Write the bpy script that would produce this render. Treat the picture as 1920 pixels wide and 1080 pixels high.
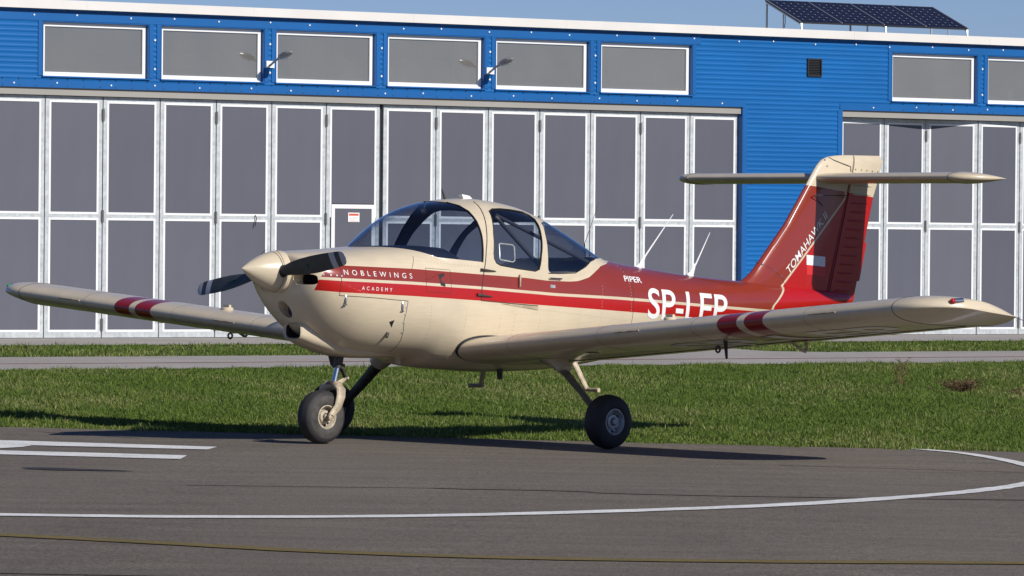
import bpy, bmesh, math, random
import numpy as np
from mathutils import Vector, Matrix, Euler

# ------------------------------------------------------------------ camera, sky, sun
scene = bpy.context.scene
for o in list(bpy.data.objects):
    bpy.data.objects.remove(o, do_unlink=True)
R = math.radians
HEADING = 0.7638                      # aircraft heading (radians) against the picture plane
cam_data = bpy.data.cameras.new('camera')
cam_data.sensor_width = 36.0
cam_data.lens = 9930.0 / 1920.0 * 36.0
cam_data.clip_start = 0.5
cam_data.clip_end = 3000.0
cam = bpy.data.objects.new('camera', cam_data)
scene.collection.objects.link(cam)
_pitch = math.atan((540 - 458.8) / 9930.0)
cam.matrix_world = Matrix.Translation((1.408, -40.0, 1.518)) @ Matrix.Rotation(math.pi / 2 - _pitch, 4, 'X') @ Matrix.Rotation(0.0087, 4, 'Z')
scene.camera = cam

SUN_EL = R(31.5)
_sun_dir = Vector((math.sin(HEADING + .05), -math.cos(HEADING + .05), 0)) * math.cos(SUN_EL) + Vector((0, 0, math.sin(SUN_EL)))
world = bpy.data.worlds.new('World')
scene.world = world
world.use_nodes = True
_nt = world.node_tree
_sky = _nt.nodes.new('ShaderNodeTexSky')
_sky.sky_type = 'NISHITA'
_sky.sun_disc = False
_sky.sun_elevation = SUN_EL
_sky.sun_rotation = math.atan2(_sun_dir.x, _sun_dir.y)
_sky.altitude = 1500
_sky.air_density = 1.0
_sky.dust_density = 0.3
_sky.ozone_density = 10.0
_wb = _nt.nodes.new('ShaderNodeVectorMath'); _wb.operation = 'MULTIPLY'; _wb.inputs[1].default_value = (1.13, 0.95, 1.02)   # white balance of the photograph
_nt.links.new(_sky.outputs[0], _wb.inputs[0])
_nt.links.new(_wb.outputs[0], _nt.nodes['Background'].inputs[0])
_nt.nodes['Background'].inputs[1].default_value = 0.077
sun_data = bpy.data.lights.new('sun', 'SUN')
sun_data.energy = 4.7
sun_data.angle = R(0.53)
sun_data.color = (1.0, 0.955, 0.89)
sun = bpy.data.objects.new('sun', sun_data)
scene.collection.objects.link(sun)
sun.rotation_euler = _sun_dir.to_track_quat('Z', 'Y').to_euler()
sun.location = (10, -12, 12)
scene.view_settings.view_transform = 'Standard'
scene.view_settings.look = 'None'
scene.view_settings.exposure = 0.0
scene.view_settings.gamma = 1.0
scene.view_settings.use_curve_mapping = False
scene.render.engine = 'CYCLES'
scene.cycles.transparent_max_bounces = 16
scene.cycles.max_bounces = 8

#--GEOM START  (aircraft frame: a = aft of nose wheel, l = left of centreline, h = above ground, metres)
def tab(rows):
    t = np.array(rows, float)
    return t
BODY = tab([
    # a, top, bottom, half width, height of max width, upper exponent, lower exponent
    [-0.480, 1.430, 1.175, 0.200, 1.300, 2.0, 2.0],
    [-0.470, 1.438, 1.140, 0.270, 1.294, 2.1, 2.0],
    [-0.440, 1.445, 1.070, 0.340, 1.284, 2.3, 1.95],
    [-0.390, 1.452, 0.990, 0.390, 1.268, 2.4, 1.9],
    [-0.300, 1.460, 0.890, 0.432, 1.240, 2.5, 1.95],
    [-0.150, 1.467, 0.780, 0.466, 1.198, 2.6, 2.0],
    [0.000, 1.473, 0.715, 0.487, 1.165, 2.7, 2.15],
    [0.200, 1.487, 0.672, 0.505, 1.135, 2.9, 2.2],
    [0.400, 1.500, 0.652, 0.520, 1.110, 3.1, 2.3],
    [0.600, 1.510, 0.640, 0.533, 1.090, 3.2, 2.35],
    [0.700, 1.515, 0.625, 0.539, 1.082, 3.2, 2.4],
    [0.800, 1.520, 0.587, 0.545, 1.075, 3.2, 2.4],
    [1.200, 1.530, 0.548, 0.560, 1.050, 3.2, 2.5],
    [1.600, 1.530, 0.530, 0.563, 1.040, 3.2, 2.5],
    [2.000, 1.515, 0.534, 0.550, 1.040, 3.1, 2.5],
    [2.400, 1.475, 0.556, 0.515, 1.042, 2.9, 2.45],
    [2.700, 1.430, 0.590, 0.478, 1.045, 2.6, 2.4],
    [2.900, 1.398, 0.617, 0.450, 1.047, 2.4, 2.4],
    [3.370, 1.339, 0.690, 0.375, 1.050, 2.3, 2.3],
    [3.910, 1.281, 0.772, 0.290, 1.055, 2.2, 2.2],
    [4.520, 1.236, 0.860, 0.205, 1.060, 2.15, 2.15],
    [5.000, 1.205, 0.925, 0.148, 1.068, 2.1, 2.1],
    [5.400, 1.180, 0.975, 0.105, 1.078, 2.0, 2.0],
    [5.640, 1.160, 1.005, 0.075, 1.083, 2.0, 2.0],
    [5.820, 1.135, 1.035, 0.040, 1.085, 2.0, 2.0]])
CAN = tab([
    # a, top, half width at base
    [0.150, 1.300, 0.020], [0.190, 1.420, 0.110], [0.240, 1.474, 0.185], [0.310, 1.522, 0.250], [0.390, 1.570, 0.305],
    [0.480, 1.624, 0.360], [0.570, 1.675, 0.410], [0.660, 1.722, 0.452], [0.830, 1.795, 0.505],
    [1.040, 1.845, 0.535], [1.258, 1.867, 0.547], [1.427, 1.873, 0.552], [1.597, 1.860, 0.552],
    [1.827, 1.825, 0.548], [2.040, 1.760, 0.533], [2.220, 1.685, 0.507], [2.400, 1.600, 0.472],
    [2.590, 1.500, 0.430], [2.750, 1.414, 0.390], [2.900, 1.335, 0.355]])
CAN_BASE = 1.24
CAN_EXP = 2.15
def smooth_interp(x, xs, ys):
    """monotone cubic (Fritsch-Carlson) interpolation"""
    x = np.asarray(x, float); xs = np.asarray(xs, float); ys = np.asarray(ys, float)
    h = np.diff(xs); d = np.diff(ys) / h
    m = np.zeros(len(xs)); m[0] = d[0]; m[-1] = d[-1]
    for i in range(1, len(xs) - 1):
        if d[i - 1] * d[i] > 0:
            w1 = 2 * h[i] + h[i - 1]; w2 = h[i] + 2 * h[i - 1]
            m[i] = (w1 + w2) / (w1 / d[i - 1] + w2 / d[i])
    xc = np.clip(x, xs[0], xs[-1])
    k = np.clip(np.searchsorted(xs, xc) - 1, 0, len(xs) - 2)
    t = (xc - xs[k]) / h[k]
    return ((2 * t**3 - 3 * t**2 + 1) * ys[k] + (t**3 - 2 * t**2 + t) * h[k] * m[k]
            + (-2 * t**3 + 3 * t**2) * ys[k + 1] + (t**3 - t**2) * h[k] * m[k + 1])
def body_par(a):
    return [smooth_interp(a, BODY[:, 0], BODY[:, i]) for i in range(1, 7)]
def body_l(a, h):
    """half width of the fuselage at station a and height h"""
    ht, hb, w, hm, nu, nl = body_par(a)
    up = np.clip((h - hm) / (ht - hm), 0, 1); lo = np.clip((hm - h) / (hm - hb), 0, 1)
    return w * np.where(h >= hm, np.maximum(1 - up**nu, 0)**(1 / nu), np.maximum(1 - lo**nl, 0)**(1 / nl))
def body_top(a, l):
    ht, hb, w, hm, nu, nl = body_par(a)
    return hm + (ht - hm) * np.maximum(1 - np.clip(np.abs(l) / w, 0, 1)**nu, 0)**(1 / nu)
def body_bottom(a, l):
    ht, hb, w, hm, nu, nl = body_par(a)
    return hm - (hm - hb) * np.maximum(1 - np.clip(np.abs(l) / w, 0, 1)**nl, 0)**(1 / nl)
def can_par(a):
    return smooth_interp(a, CAN[:, 0], CAN[:, 1]), smooth_interp(a, CAN[:, 0], CAN[:, 2])
def can_l(a, h):
    ht, w = can_par(a)
    u = np.clip((h - CAN_BASE) / np.maximum(ht - CAN_BASE, 1e-3), 0, 1)
    r = w * np.maximum(1 - u**CAN_EXP, 0)**(1 / CAN_EXP)
    return np.where((a < CAN[0, 0]) | (a > CAN[-1, 0]), 0, r)
def body_point(a, th):
    ht, hb, w, hm, nu, nl = body_par(a)
    c, s = np.cos(th), np.sin(th)
    n = np.where(s >= 0, nu, nl)
    l = w * np.sign(c) * np.abs(c)**(2 / n)
    h = hm + np.where(s >= 0, ht - hm, hm - hb) * np.sign(s) * np.abs(s)**(2 / n)
    return np.stack([a, l, h], -1)
def can_point(a, th):
    ht, w = can_par(a)
    c, s = np.cos(th), np.sin(th)
    l = w * np.sign(c) * np.abs(c)**(2 / CAN_EXP)
    h = CAN_BASE + (ht - CAN_BASE) * np.sign(s) * np.abs(s)**(2 / CAN_EXP)
    return np.stack([a, l, h], -1)
#--GEOM END
# ------------------------------------------------------------------ helpers
C = scene.collection
rng = np.random.default_rng(7)
random.seed(7)
def mat(name, color, rough=0.5, metal=0.0, spec=0.5, coat=0.0, noise=None, bump=None, emit=None):
    m = bpy.data.materials.new(name); m.use_nodes = True
    nt = m.node_tree; b = nt.nodes['Principled BSDF']
    b.inputs['Base Color'].default_value = (*color, 1)
    b.inputs['Roughness'].default_value = rough
    b.inputs['Metallic'].default_value = metal
    b.inputs['Specular IOR Level'].default_value = spec
    b.inputs['Coat Weight'].default_value = coat
    b.inputs['Coat Roughness'].default_value = 0.06
    tc = nt.nodes.new('ShaderNodeTexCoord')
    if noise:                       # list of (scale, detail, low, high, stretch) multiplied into the colour
        last = None
        for (sc, det, lo, hi, st) in noise:
            mp = nt.nodes.new('ShaderNodeMapping'); mp.inputs['Scale'].default_value = st
            nt.links.new(tc.outputs['Object'], mp.inputs[0])
            n = nt.nodes.new('ShaderNodeTexNoise'); n.inputs['Scale'].default_value = sc; n.inputs['Detail'].default_value = det
            nt.links.new(mp.outputs[0], n.inputs['Vector'])
            mr = nt.nodes.new('ShaderNodeMapRange'); mr.inputs['From Min'].default_value = 0.3; mr.inputs['From Max'].default_value = 0.7
            mr.inputs['To Min'].default_value = lo; mr.inputs['To Max'].default_value = hi
            nt.links.new(n.outputs['Fac'], mr.inputs['Value'])
            if last is None: last = mr.outputs[0]
            else:
                mu = nt.nodes.new('ShaderNodeMath'); mu.operation = 'MULTIPLY'
                nt.links.new(last, mu.inputs[0]); nt.links.new(mr.outputs[0], mu.inputs[1]); last = mu.outputs[0]
        mx = nt.nodes.new('ShaderNodeVectorMath'); mx.operation = 'SCALE'; mx.inputs[0].default_value = color
        nt.links.new(last, mx.inputs['Scale']); nt.links.new(mx.outputs[0], b.inputs['Base Color'])
    if bump:                        # (scale, detail, strength, distance)
        n = nt.nodes.new('ShaderNodeTexNoise'); n.inputs['Scale'].default_value = bump[0]; n.inputs['Detail'].default_value = bump[1]
        nt.links.new(tc.outputs['Object'], n.inputs['Vector'])
        bp = nt.nodes.new('ShaderNodeBump'); bp.inputs['Strength'].default_value = bump[2]; bp.inputs['Distance'].default_value = bump[3]
        nt.links.new(n.outputs['Fac'], bp.inputs['Height']); nt.links.new(bp.outputs[0], b.inputs['Normal'])
    if emit: b.inputs['Emission Color'].default_value = (*emit[0], 1); b.inputs['Emission Strength'].default_value = emit[1]
    return m
def glass(name, tint, refl=1.0, rough=0.0):
    m = bpy.data.materials.new(name); m.use_nodes = True
    nt = m.node_tree; nt.nodes.remove(nt.nodes['Principled BSDF'])
    out = nt.nodes['Material Output']
    tr = nt.nodes.new('ShaderNodeBsdfTransparent'); tr.inputs[0].default_value = (*tint, 1)
    gl = nt.nodes.new('ShaderNodeBsdfGlossy'); gl.inputs['Roughness'].default_value = rough
    lw = nt.nodes.new('ShaderNodeLayerWeight'); lw.inputs[0].default_value = .5
    pw = nt.nodes.new('ShaderNodeMath'); pw.operation = 'POWER'; pw.inputs[1].default_value = 5; nt.links.new(lw.outputs['Facing'], pw.inputs[0])
    fr = nt.nodes.new('ShaderNodeMath'); fr.operation = 'MULTIPLY_ADD'; fr.inputs[1].default_value = .92; fr.inputs[2].default_value = .05; nt.links.new(pw.outputs[0], fr.inputs[0])
    mu = nt.nodes.new('ShaderNodeMath'); mu.operation = 'MULTIPLY'; mu.inputs[1].default_value = refl; mu.use_clamp = True
    mix = nt.nodes.new('ShaderNodeMixShader')
    nt.links.new(fr.outputs[0], mu.inputs[0]); nt.links.new(mu.outputs[0], mix.inputs[0])
    nt.links.new(tr.outputs[0], mix.inputs[1]); nt.links.new(gl.outputs[0], mix.inputs[2])
    nt.links.new(mix.outputs[0], out.inputs[0])
    return m
def tag(o, label=None, cat=None, group=None, kind=None):
    if label: o['label'] = label
    if cat: o['category'] = cat
    if group: o['group'] = group
    if kind: o['kind'] = kind
    return o
def empty(name, loc=(0, 0, 0), rz=0.0):
    o = bpy.data.objects.new(name, None); C.objects.link(o)
    o.location = loc; o.rotation_euler = (0, 0, rz); o.empty_display_size = 0.2
    return o
def link(name, me, parent=None):
    o = bpy.data.objects.new(name, me); C.objects.link(o)
    if parent is not None: o.parent = parent
    return o
def build(name, V, F, mats, parent=None, fm=None, N=None, smooth=True, ac=False, angle=None):
    """one mesh object; ac=True converts aircraft coordinates (a, l, h) to the local right-handed frame"""
    V = np.asarray(V, float).copy()
    F = [tuple(int(i) for i in f) for f in F]
    if ac:
        V[:, 1] *= -1
        F = [f[::-1] for f in F]
        if N is not None:
            N = np.asarray(N, float).copy(); N[:, 1] *= -1
    me = bpy.data.meshes.new(name)
    me.from_pydata(V.tolist(), [], F)
    if not isinstance(mats, (list, tuple)): mats = [mats]
    for m in mats: me.materials.append(m)
    if fm is not None: me.polygons.foreach_set('material_index', np.asarray(fm, np.int32))
    if smooth: me.polygons.foreach_set('use_smooth', np.ones(len(me.polygons), bool))
    me.update()
    if N is not None: me.normals_split_custom_set_from_vertices([tuple(n) for n in N])
    elif angle is not None: me.set_sharp_from_angle(angle=R(angle))
    return link(name, me, parent)
class MB:
    """collects simple solids in one mesh"""
    def __init__(s): s.V = []; s.F = []
    def add(s, V, F):
        b = len(s.V); s.V += [tuple(map(float, v)) for v in V]; s.F += [tuple(b + i for i in f) for f in F]; return s
    def box(s, lo, hi, bev=0.0):
        x0, y0, z0 = lo; x1, y1, z1 = hi
        return s.add([(x0, y0, z0), (x1, y0, z0), (x1, y1, z0), (x0, y1, z0), (x0, y0, z1), (x1, y0, z1), (x1, y1, z1), (x0, y1, z1)],
                     [(0, 3, 2, 1), (4, 5, 6, 7), (0, 1, 5, 4), (1, 2, 6, 5), (2, 3, 7, 6), (3, 0, 4, 7)])
    def tube(s, pts, rad, n=10, cap=True, flat=None):
        """swept tube; rad a number or list; flat=(u, scale) squashes along direction u"""
        pts = [Vector(p) for p in pts]
        if not isinstance(rad, (list, tuple)): rad = [rad] * len(pts)
        rings = []; ref = None
        for i, p in enumerate(pts):
            d = (pts[min(i + 1, len(pts) - 1)] - pts[max(i - 1, 0)]).normalized()
            if ref is None: ref = d.orthogonal().normalized()
            u = (ref - d * ref.dot(d)).normalized(); v = d.cross(u); ref = u
            ring = []
            for k in range(n):
                t = 2 * math.pi * k / n
                q = (u * math.cos(t) + v * math.sin(t)) * rad[i]
                if flat:
                    fu = Vector(flat[0]).normalized(); q = q - fu * q.dot(fu) * (1 - flat[1])
                ring.append(p + q)
            rings.append(ring)
        V = [q for r in rings for q in r]; F = []
        for i in range(len(pts) - 1):
            for k in range(n):
                F.append((i * n + k, i * n + (k + 1) % n, (i + 1) * n + (k + 1) % n, (i + 1) * n + k))
        if cap: F.append(tuple(range(n - 1, -1, -1))); F.append(tuple((len(pts) - 1) * n + k for k in range(n)))
        return s.add(V, F)
    def lathe(s, prof, n=48, centre=(0, 0, 0), axis='y', closed=False):
        """prof: (radius, offset along the axis)"""
        V = []; F = []
        for r, t in prof:
            for k in range(n):
                q = 2 * math.pi * k / n; c, d = r * math.cos(q), r * math.sin(q)
                p = {'y': (c, t, d), 'x': (t, c, d), 'z': (c, d, t)}[axis]
                V.append((p[0] + centre[0], p[1] + centre[1], p[2] + centre[2]))
        m = len(prof)
        for i in range(m if closed else m - 1):
            j = (i + 1) % m
            for k in range(n):
                F.append((i * n + k, i * n + (k + 1) % n, j * n + (k + 1) % n, j * n + k))
        return s.add(V, F)
    def build(s, name, mats, parent=None, smooth=False, angle=35, ac=False):
        o = build(name, s.V, s.F, mats, parent, smooth=smooth, ac=ac, angle=angle if smooth else None)
        bm = bmesh.new(); bm.from_mesh(o.data); bmesh.ops.recalc_face_normals(bm, faces=bm.faces); bm.to_mesh(o.data); bm.free()
        if smooth: o.data.set_sharp_from_angle(angle=R(angle))
        return o
# --- triangle surfaces that can be cut along a curve
class Surf:
    def __init__(s, V, N, T, M=None):
        s.V = np.asarray(V, float); s.N = np.asarray(N, float); s.T = np.asarray(T, int)
        s.M = np.zeros(len(s.T), int) if M is None else np.asarray(M, int)
    def split(s, f):
        """cut every triangle along f = 0; returns the side (f > 0) of each triangle"""
        f = np.asarray(f, float).copy(); f[np.abs(f) < 1e-6] = 1e-6
        pos = f[s.T] > 0; k = pos.sum(1)
        keep = (k == 0) | (k == 3)
        T = [s.T[keep]]; M = [s.M[keep]]; side = [k[keep] == 3]
        V = []; N = []; base = len(s.V); cache = {}
        def cut(i, j):
            key = (i, j) if i < j else (j, i)
            if key not in cache:
                t = f[i] / (f[i] - f[j])
                V.append(s.V[i] + (s.V[j] - s.V[i]) * t)
                n = s.N[i] + (s.N[j] - s.N[i]) * t; N.append(n / (np.linalg.norm(n) + 1e-12))
                cache[key] = base + len(V) - 1
            return cache[key]
        nT = []; nM = []; nS = []
        for ti in np.nonzero(~keep)[0]:
            t = s.T[ti]; p = pos[ti]
            lone = True if p.sum() == 1 else False
            i = int(np.nonzero(p == lone)[0][0])
            a, b, c = t[i], t[(i + 1) % 3], t[(i + 2) % 3]
            ab, ac_ = cut(a, b), cut(a, c)
            nT += [(a, ab, ac_), (ab, b, c), (ab, c, ac_)]
            nM += [s.M[ti]] * 3; nS += [lone, not lone, not lone]
        if nT:
            T.append(np.array(nT)); M.append(np.array(nM)); side.append(np.array(nS, bool))
            s.V = np.vstack([s.V, np.array(V)]); s.N = np.vstack([s.N, np.array(N)])
        s.T = np.vstack(T); s.M = np.concatenate(M)
        return np.concatenate(side)
    def sub(s, mask):
        T = s.T[mask]; used, inv = np.unique(T, return_inverse=True)
        return Surf(s.V[used], s.N[used], inv.reshape(-1, 3), s.M[mask])
    def offset(s, d): return Surf(s.V + s.N * d, s.N.copy(), s.T.copy(), s.M.copy())
    def flipped(s): return Surf(s.V, -s.N, s.T[:, ::-1], s.M)
    def build(s, name, mats, parent=None):
        # drop degenerate slivers
        p = s.V[s.T]; ar = np.linalg.norm(np.cross(p[:, 1] - p[:, 0], p[:, 2] - p[:, 0]), axis=1)
        ok = ar > 1e-10
        q = s.sub(ok)
        return build(name, q.V, q.T, mats, parent, fm=q.M, N=q.N, ac=True)
def grid_surf(P, closed_v=True, flip=False):
    """P (nu, nv, 3) points -> Surf with normals from differences"""
    nu, nv, _ = P.shape
    if closed_v: dv = np.roll(P, -1, 1) - np.roll(P, 1, 1)
    else: dv = np.gradient(P, axis=1)
    du = np.gradient(P, axis=0)
    N = np.cross(du, dv); ln = np.linalg.norm(N, axis=2, keepdims=True)
    N = N / np.maximum(ln, 1e-12)
    for i in range(nu):            # borrow a normal where a row is degenerate
        bad = ln[i, :, 0] < 1e-12
        if bad.any() and (~bad).any(): N[i, bad] = N[i, ~bad].mean(0)
    T = []
    for i in range(nu - 1):
        for j in range(nv if closed_v else nv - 1):
            k = (j + 1) % nv
            a, b, c, d = i * nv + j, i * nv + k, (i + 1) * nv + k, (i + 1) * nv + j
            T += [(a, d, c), (a, c, b)]
    T = np.array(T)
    if flip: T = T[:, ::-1]; N = -N
    return Surf(P.reshape(-1, 3), N.reshape(-1, 3), T)
def poly_sd(x, y, poly):
    """signed distance to a polygon, positive inside"""
    p = np.stack([x, y], 1); poly = np.asarray(poly, float)
    d = np.full(len(p), 1e9); ins = np.zeros(len(p), bool)
    for i in range(len(poly)):
        a = poly[i]; b = poly[(i + 1) % len(poly)]; e = b - a; w = p - a
        t = np.clip((w @ e) / (e @ e), 0, 1)
        d = np.minimum(d, np.linalg.norm(w - t[:, None] * e, axis=1))
        c = ((a[1] <= p[:, 1]) & (b[1] > p[:, 1])) | ((b[1] <= p[:, 1]) & (a[1] > p[:, 1]))
        with np.errstate(divide='ignore', invalid='ignore'):
            xx = a[0] + (p[:, 1] - a[1]) / (b[1] - a[1]) * e[0]
        ins ^= c & (p[:, 0] < xx)
    return np.where(ins, d, -d)
def text_tris(s, size=1.0, shear=0.0, bold=0.0, spacing=1.0, squeeze=1.0, fine=0.05):
    """letters as flat triangles (x, y); height of a capital = size"""
    cu = bpy.data.curves.new('letters', 'FONT'); cu.body = s
    cu.shear = shear; cu.offset = bold; cu.space_character = spacing; cu.resolution_u = 6
    ob = bpy.data.objects.new('letters', cu); C.objects.link(ob)
    me = ob.to_mesh()
    bm = bmesh.new(); bm.from_mesh(me); ob.to_mesh_clear()
    bpy.data.objects.remove(ob); bpy.data.curves.remove(cu)
    k = size / 0.69
    for v in bm.verts: v.co = Vector((v.co.x * k * squeeze, v.co.y * k, 0))
    xs = [v.co.x for v in bm.verts]; ys = [v.co.y for v in bm.verts]
    x0, x1, y0, y1 = min(xs), max(xs), min(ys), max(ys)
    for ax, lo, hi in ((0, x0, x1), (1, y0, y1)):
        n = int((hi - lo) / fine)
        for i in range(1, n + 1):
            co = Vector((0, 0, 0)); co[ax] = lo + i * fine; no = Vector((0, 0, 0)); no[ax] = 1
            bmesh.ops.bisect_plane(bm, geom=bm.verts[:] + bm.edges[:] + bm.faces[:], plane_co=co, plane_no=no)
    bmesh.ops.triangulate(bm, faces=bm.faces[:])
    bm.verts.index_update()
    V = np.array([(v.co.x - x0, v.co.y) for v in bm.verts]); F = [tuple(v.index for v in f.verts) for f in bm.faces]
    bm.free()
    return V, F
# ------------------------------------------------------------------ materials
CREAM = mat('cream_paint', (0.62, 0.525, 0.375), 0.33, coat=0.35, noise=[(1.6, 4, 0.93, 1.04, (1, 1, 1)), (26, 4, 0.95, 1.03, (.25, 1, 3)), (5, 6, .96, 1.03, (1, 1, .4))], bump=(2.2, 2, .10, .02))
BRICK = mat('brick_red_paint', (0.25, 0.032, 0.018), 0.26, coat=0.5, noise=[(2.0, 4, 0.94, 1.06, (1, 1, 1))], bump=(2.2, 2, .10, .02))
RED = mat('bright_red_paint', (0.41, 0.008, 0.007), 0.3, coat=0.35, noise=[(2.0, 4, 0.94, 1.06, (1, 1, 1))], bump=(2.2, 2, .10, .02))
DEEPRED = mat('deep_red_paint', (0.25, 0.010, 0.010), 0.3, coat=0.35)
WHITE = mat('white_paint', (0.78, 0.78, 0.76), 0.45)
FADED = mat('faded_white_paint', (0.72, 0.66, 0.54), 0.5)
BLACK = mat('black_rubber_seal', (0.012, 0.012, 0.013), 0.6)
SEAM = mat('dark_panel_gap', (0.05, 0.04, 0.03), 0.8)
TYRE = mat('tyre_rubber', (0.022, 0.021, 0.021), 0.7, noise=[(9, 5, .7, 1.5, (1, 1, 1))], bump=(60, 3, .3, .004))
TYREDUST = mat('dusty_tyre_rubber', (0.050, 0.046, 0.042), 0.8, noise=[(14, 5, .6, 1.5, (1, 1, 1))], bump=(60, 3, .3, .004))
RIM = mat('worn_cream_wheel', (0.50, 0.43, 0.32), 0.5, noise=[(30, 5, .55, 1.15, (1, 1, 1))])
ALLOY = mat('grey_alloy_wheel', (0.42, 0.44, 0.45), 0.45, metal=.3, noise=[(30, 5, .7, 1.15, (1, 1, 1))])
STEEL = mat('polished_steel', (0.62, 0.63, 0.65), 0.25, metal=1.0)
DARKMETAL = mat('grimy_dark_metal', (0.06, 0.055, 0.048), 0.55, metal=.4, noise=[(25, 5, .6, 1.5, (1, 1, 1))])
GEARCREAM = mat('grimy_cream_paint', (0.50, 0.41, 0.28), 0.5, noise=[(18, 6, .5, 1.12, (1, 1, 1))])
PROP = mat('matt_grey_blade', (0.048, 0.055, 0.055), 0.5, spec=.3, noise=[(12, 4, .85, 1.2, (1, 1, 1))])
PROPW = mat('grey_white_tip_paint', (0.42, 0.43, 0.46), 0.5)
GREENLOGO = mat('green_decal', (0.01, 0.075, 0.045), 0.5)
TINT = glass('tinted_canopy_glass', (0.70, 0.75, 0.82), 2.0)
CLEAR = glass('clear_lens', (0.9, 0.9, 0.9), 1.5)
DARKGLASS = mat('dark_lamp_glass', (0.03, 0.03, 0.035), 0.05, spec=.8)
REDGLASS = mat('red_lamp_glass', (0.45, 0.008, 0.008), 0.08, spec=.7)
TRIM = mat('dark_cabin_trim', (0.06, 0.057, 0.058), 0.7)
SEATM = mat('grey_seat_cloth', (0.09, 0.085, 0.085), 0.9)
GLARE = mat('blue_black_glareshield', (0.018, 0.022, 0.032), 0.45)
# ------------------------------------------------------------------ the ground
def GROUND_Z(x, y):
    """the apron falls a little towards the right"""
    k = np.clip((26.0 - y) / 22.0, 0, 1); k = k * k * (3 - 2 * k)
    return -0.018 * k - 0.0075 * (x - 1.05) * k
WALL0 = np.array([-6.439, 41.232]); WT = np.array([0.80989, 0.58657]); WN = np.array([0.58657, -0.80989])   # hangar base line, direction, outward normal
def wall_xy(s, d): return WALL0 + WT * s + WN * d
E0 = np.array([-2.683, 2.46]); E1v = np.array([5.27, 0.62]); ED = (E1v - E0) / np.linalg.norm(E1v - E0); EN = np.array([-ED[1], ED[0]])   # edge between apron and grass
def edge_pt(t, d): return E0 + ED * t + EN * d

def ground_mat(name, c0, c1, scales, rough, bump, speck=None):
    m = bpy.data.materials.new(name); m.use_nodes = True
    nt = m.node_tree; b = nt.nodes['Principled BSDF']; b.inputs['Roughness'].default_value = rough; b.inputs['Specular IOR Level'].default_value = .25
    tc = nt.nodes.new('ShaderNodeTexCoord')
    def noise(sc, det, st=(1, 1, 1)):
        mp = nt.nodes.new('ShaderNodeMapping'); mp.inputs['Scale'].default_value = st; nt.links.new(tc.outputs['Object'], mp.inputs[0])
        n = nt.nodes.new('ShaderNodeTexNoise'); n.inputs['Scale'].default_value = sc; n.inputs['Detail'].default_value = det
        nt.links.new(mp.outputs[0], n.inputs['Vector']); return n.outputs['Fac']
    def mul(a_, b_):
        q = nt.nodes.new('ShaderNodeMath'); q.operation = 'MULTIPLY'; nt.links.new(a_, q.inputs[0]); nt.links.new(b_, q.inputs[1]); return q.outputs[0]
    def rng_(v, lo, hi, f0=.3, f1=.7):
        q = nt.nodes.new('ShaderNodeMapRange'); nt.links.new(v, q.inputs[0])
        for k, x in zip(('From Min', 'From Max', 'To Min', 'To Max'), (f0, f1, lo, hi)): q.inputs[k].default_value = x
        return q.outputs[0]
    mix = nt.nodes.new('ShaderNodeMixRGB'); mix.inputs[1].default_value = (*c0, 1); mix.inputs[2].default_value = (*c1, 1)
    nt.links.new(rng_(noise(scales[0][0], 5, scales[0][1]), 0, 1), mix.inputs[0])
    f = None
    for sc, st, lo, hi in scales[1:]:
        v = rng_(noise(sc, 6, st), lo, hi); f = v if f is None else mul(f, v)
    vm = nt.nodes.new('ShaderNodeVectorMath'); vm.operation = 'SCALE'; nt.links.new(mix.outputs[0], vm.inputs[0]); nt.links.new(f, vm.inputs['Scale'])
    nt.links.new(vm.outputs[0], b.inputs['Base Color'])
    bp = nt.nodes.new('ShaderNodeBump'); bp.inputs['Strength'].default_value = bump[1]; bp.inputs['Distance'].default_value = bump[2]
    nt.links.new(noise(bump[0], 4), bp.inputs['Height']); nt.links.new(bp.outputs[0], b.inputs['Normal'])
    return m
ASPHALT = ground_mat('worn_asphalt', (.130, .110, .085), (.168, .144, .114), [(.35, (1, .25, 1)), (75, (1, 1, 1), .45, 1.6), (2.2, (.35, 1.3, 1), .86, 1.12), (25, (1, 1, 1), .82, 1.18)], .92, (120, .5, .01))
CONCRETE = ground_mat('pale_concrete', (.33, .302, .27), (.40, .366, .33), [(.5, (1, 1, 1)), (30, (1, 1, 1), .9, 1.1), (3, (1, 1, 1), .93, 1.06)], .9, (60, .3, .01))
SOIL = ground_mat('grass_soil', (.050, .060, .020), (.085, .085, .035), [(1.2, (1, 1, 1)), (30, (1, 1, 1), .7, 1.3)], 1.0, (25, .5, .03))
def sheet(name, quad_pts, m, dz, kind='structure', nx=24, ny=24):
    """quad given by four xy corners, subdivided and laid on the ground"""
    p = [np.array(q, float) for q in quad_pts]; V = []; F = []
    for j in range(ny + 1):
        for i in range(nx + 1):
            u, v = i / nx, j / ny
            q = (p[0] * (1 - u) + p[1] * u) * (1 - v) + (p[3] * (1 - u) + p[2] * u) * v
            V.append((q[0], q[1], float(GROUND_Z(q[0], q[1])) + dz))
    for j in range(ny):
        for i in range(nx):
            a = j * (nx + 1) + i; F.append((a, a + 1, a + nx + 2, a + nx + 1))
    o = build(name, V, F, m, smooth=False); tag(o, kind=kind); return o
ground = build('ground', [(-1500, -1500, -.35), (1500, -1500, -.35), (1500, 1500, -.35), (-1500, 1500, -.35)], [(0, 1, 2, 3)], SOIL, smooth=False); tag(ground, kind='structure')
soil = sheet('lawn_soil', [edge_pt(-45, -.4), edge_pt(55, -.4), wall_xy(70, 1.0), wall_xy(-60, 1.0)], SOIL, -.004, nx=40, ny=60)
apron = sheet('apron', [edge_pt(-45, -60), edge_pt(55, -60), edge_pt(55, 0), edge_pt(-45, 0)], ASPHALT, .012, nx=50, ny=40)
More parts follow.
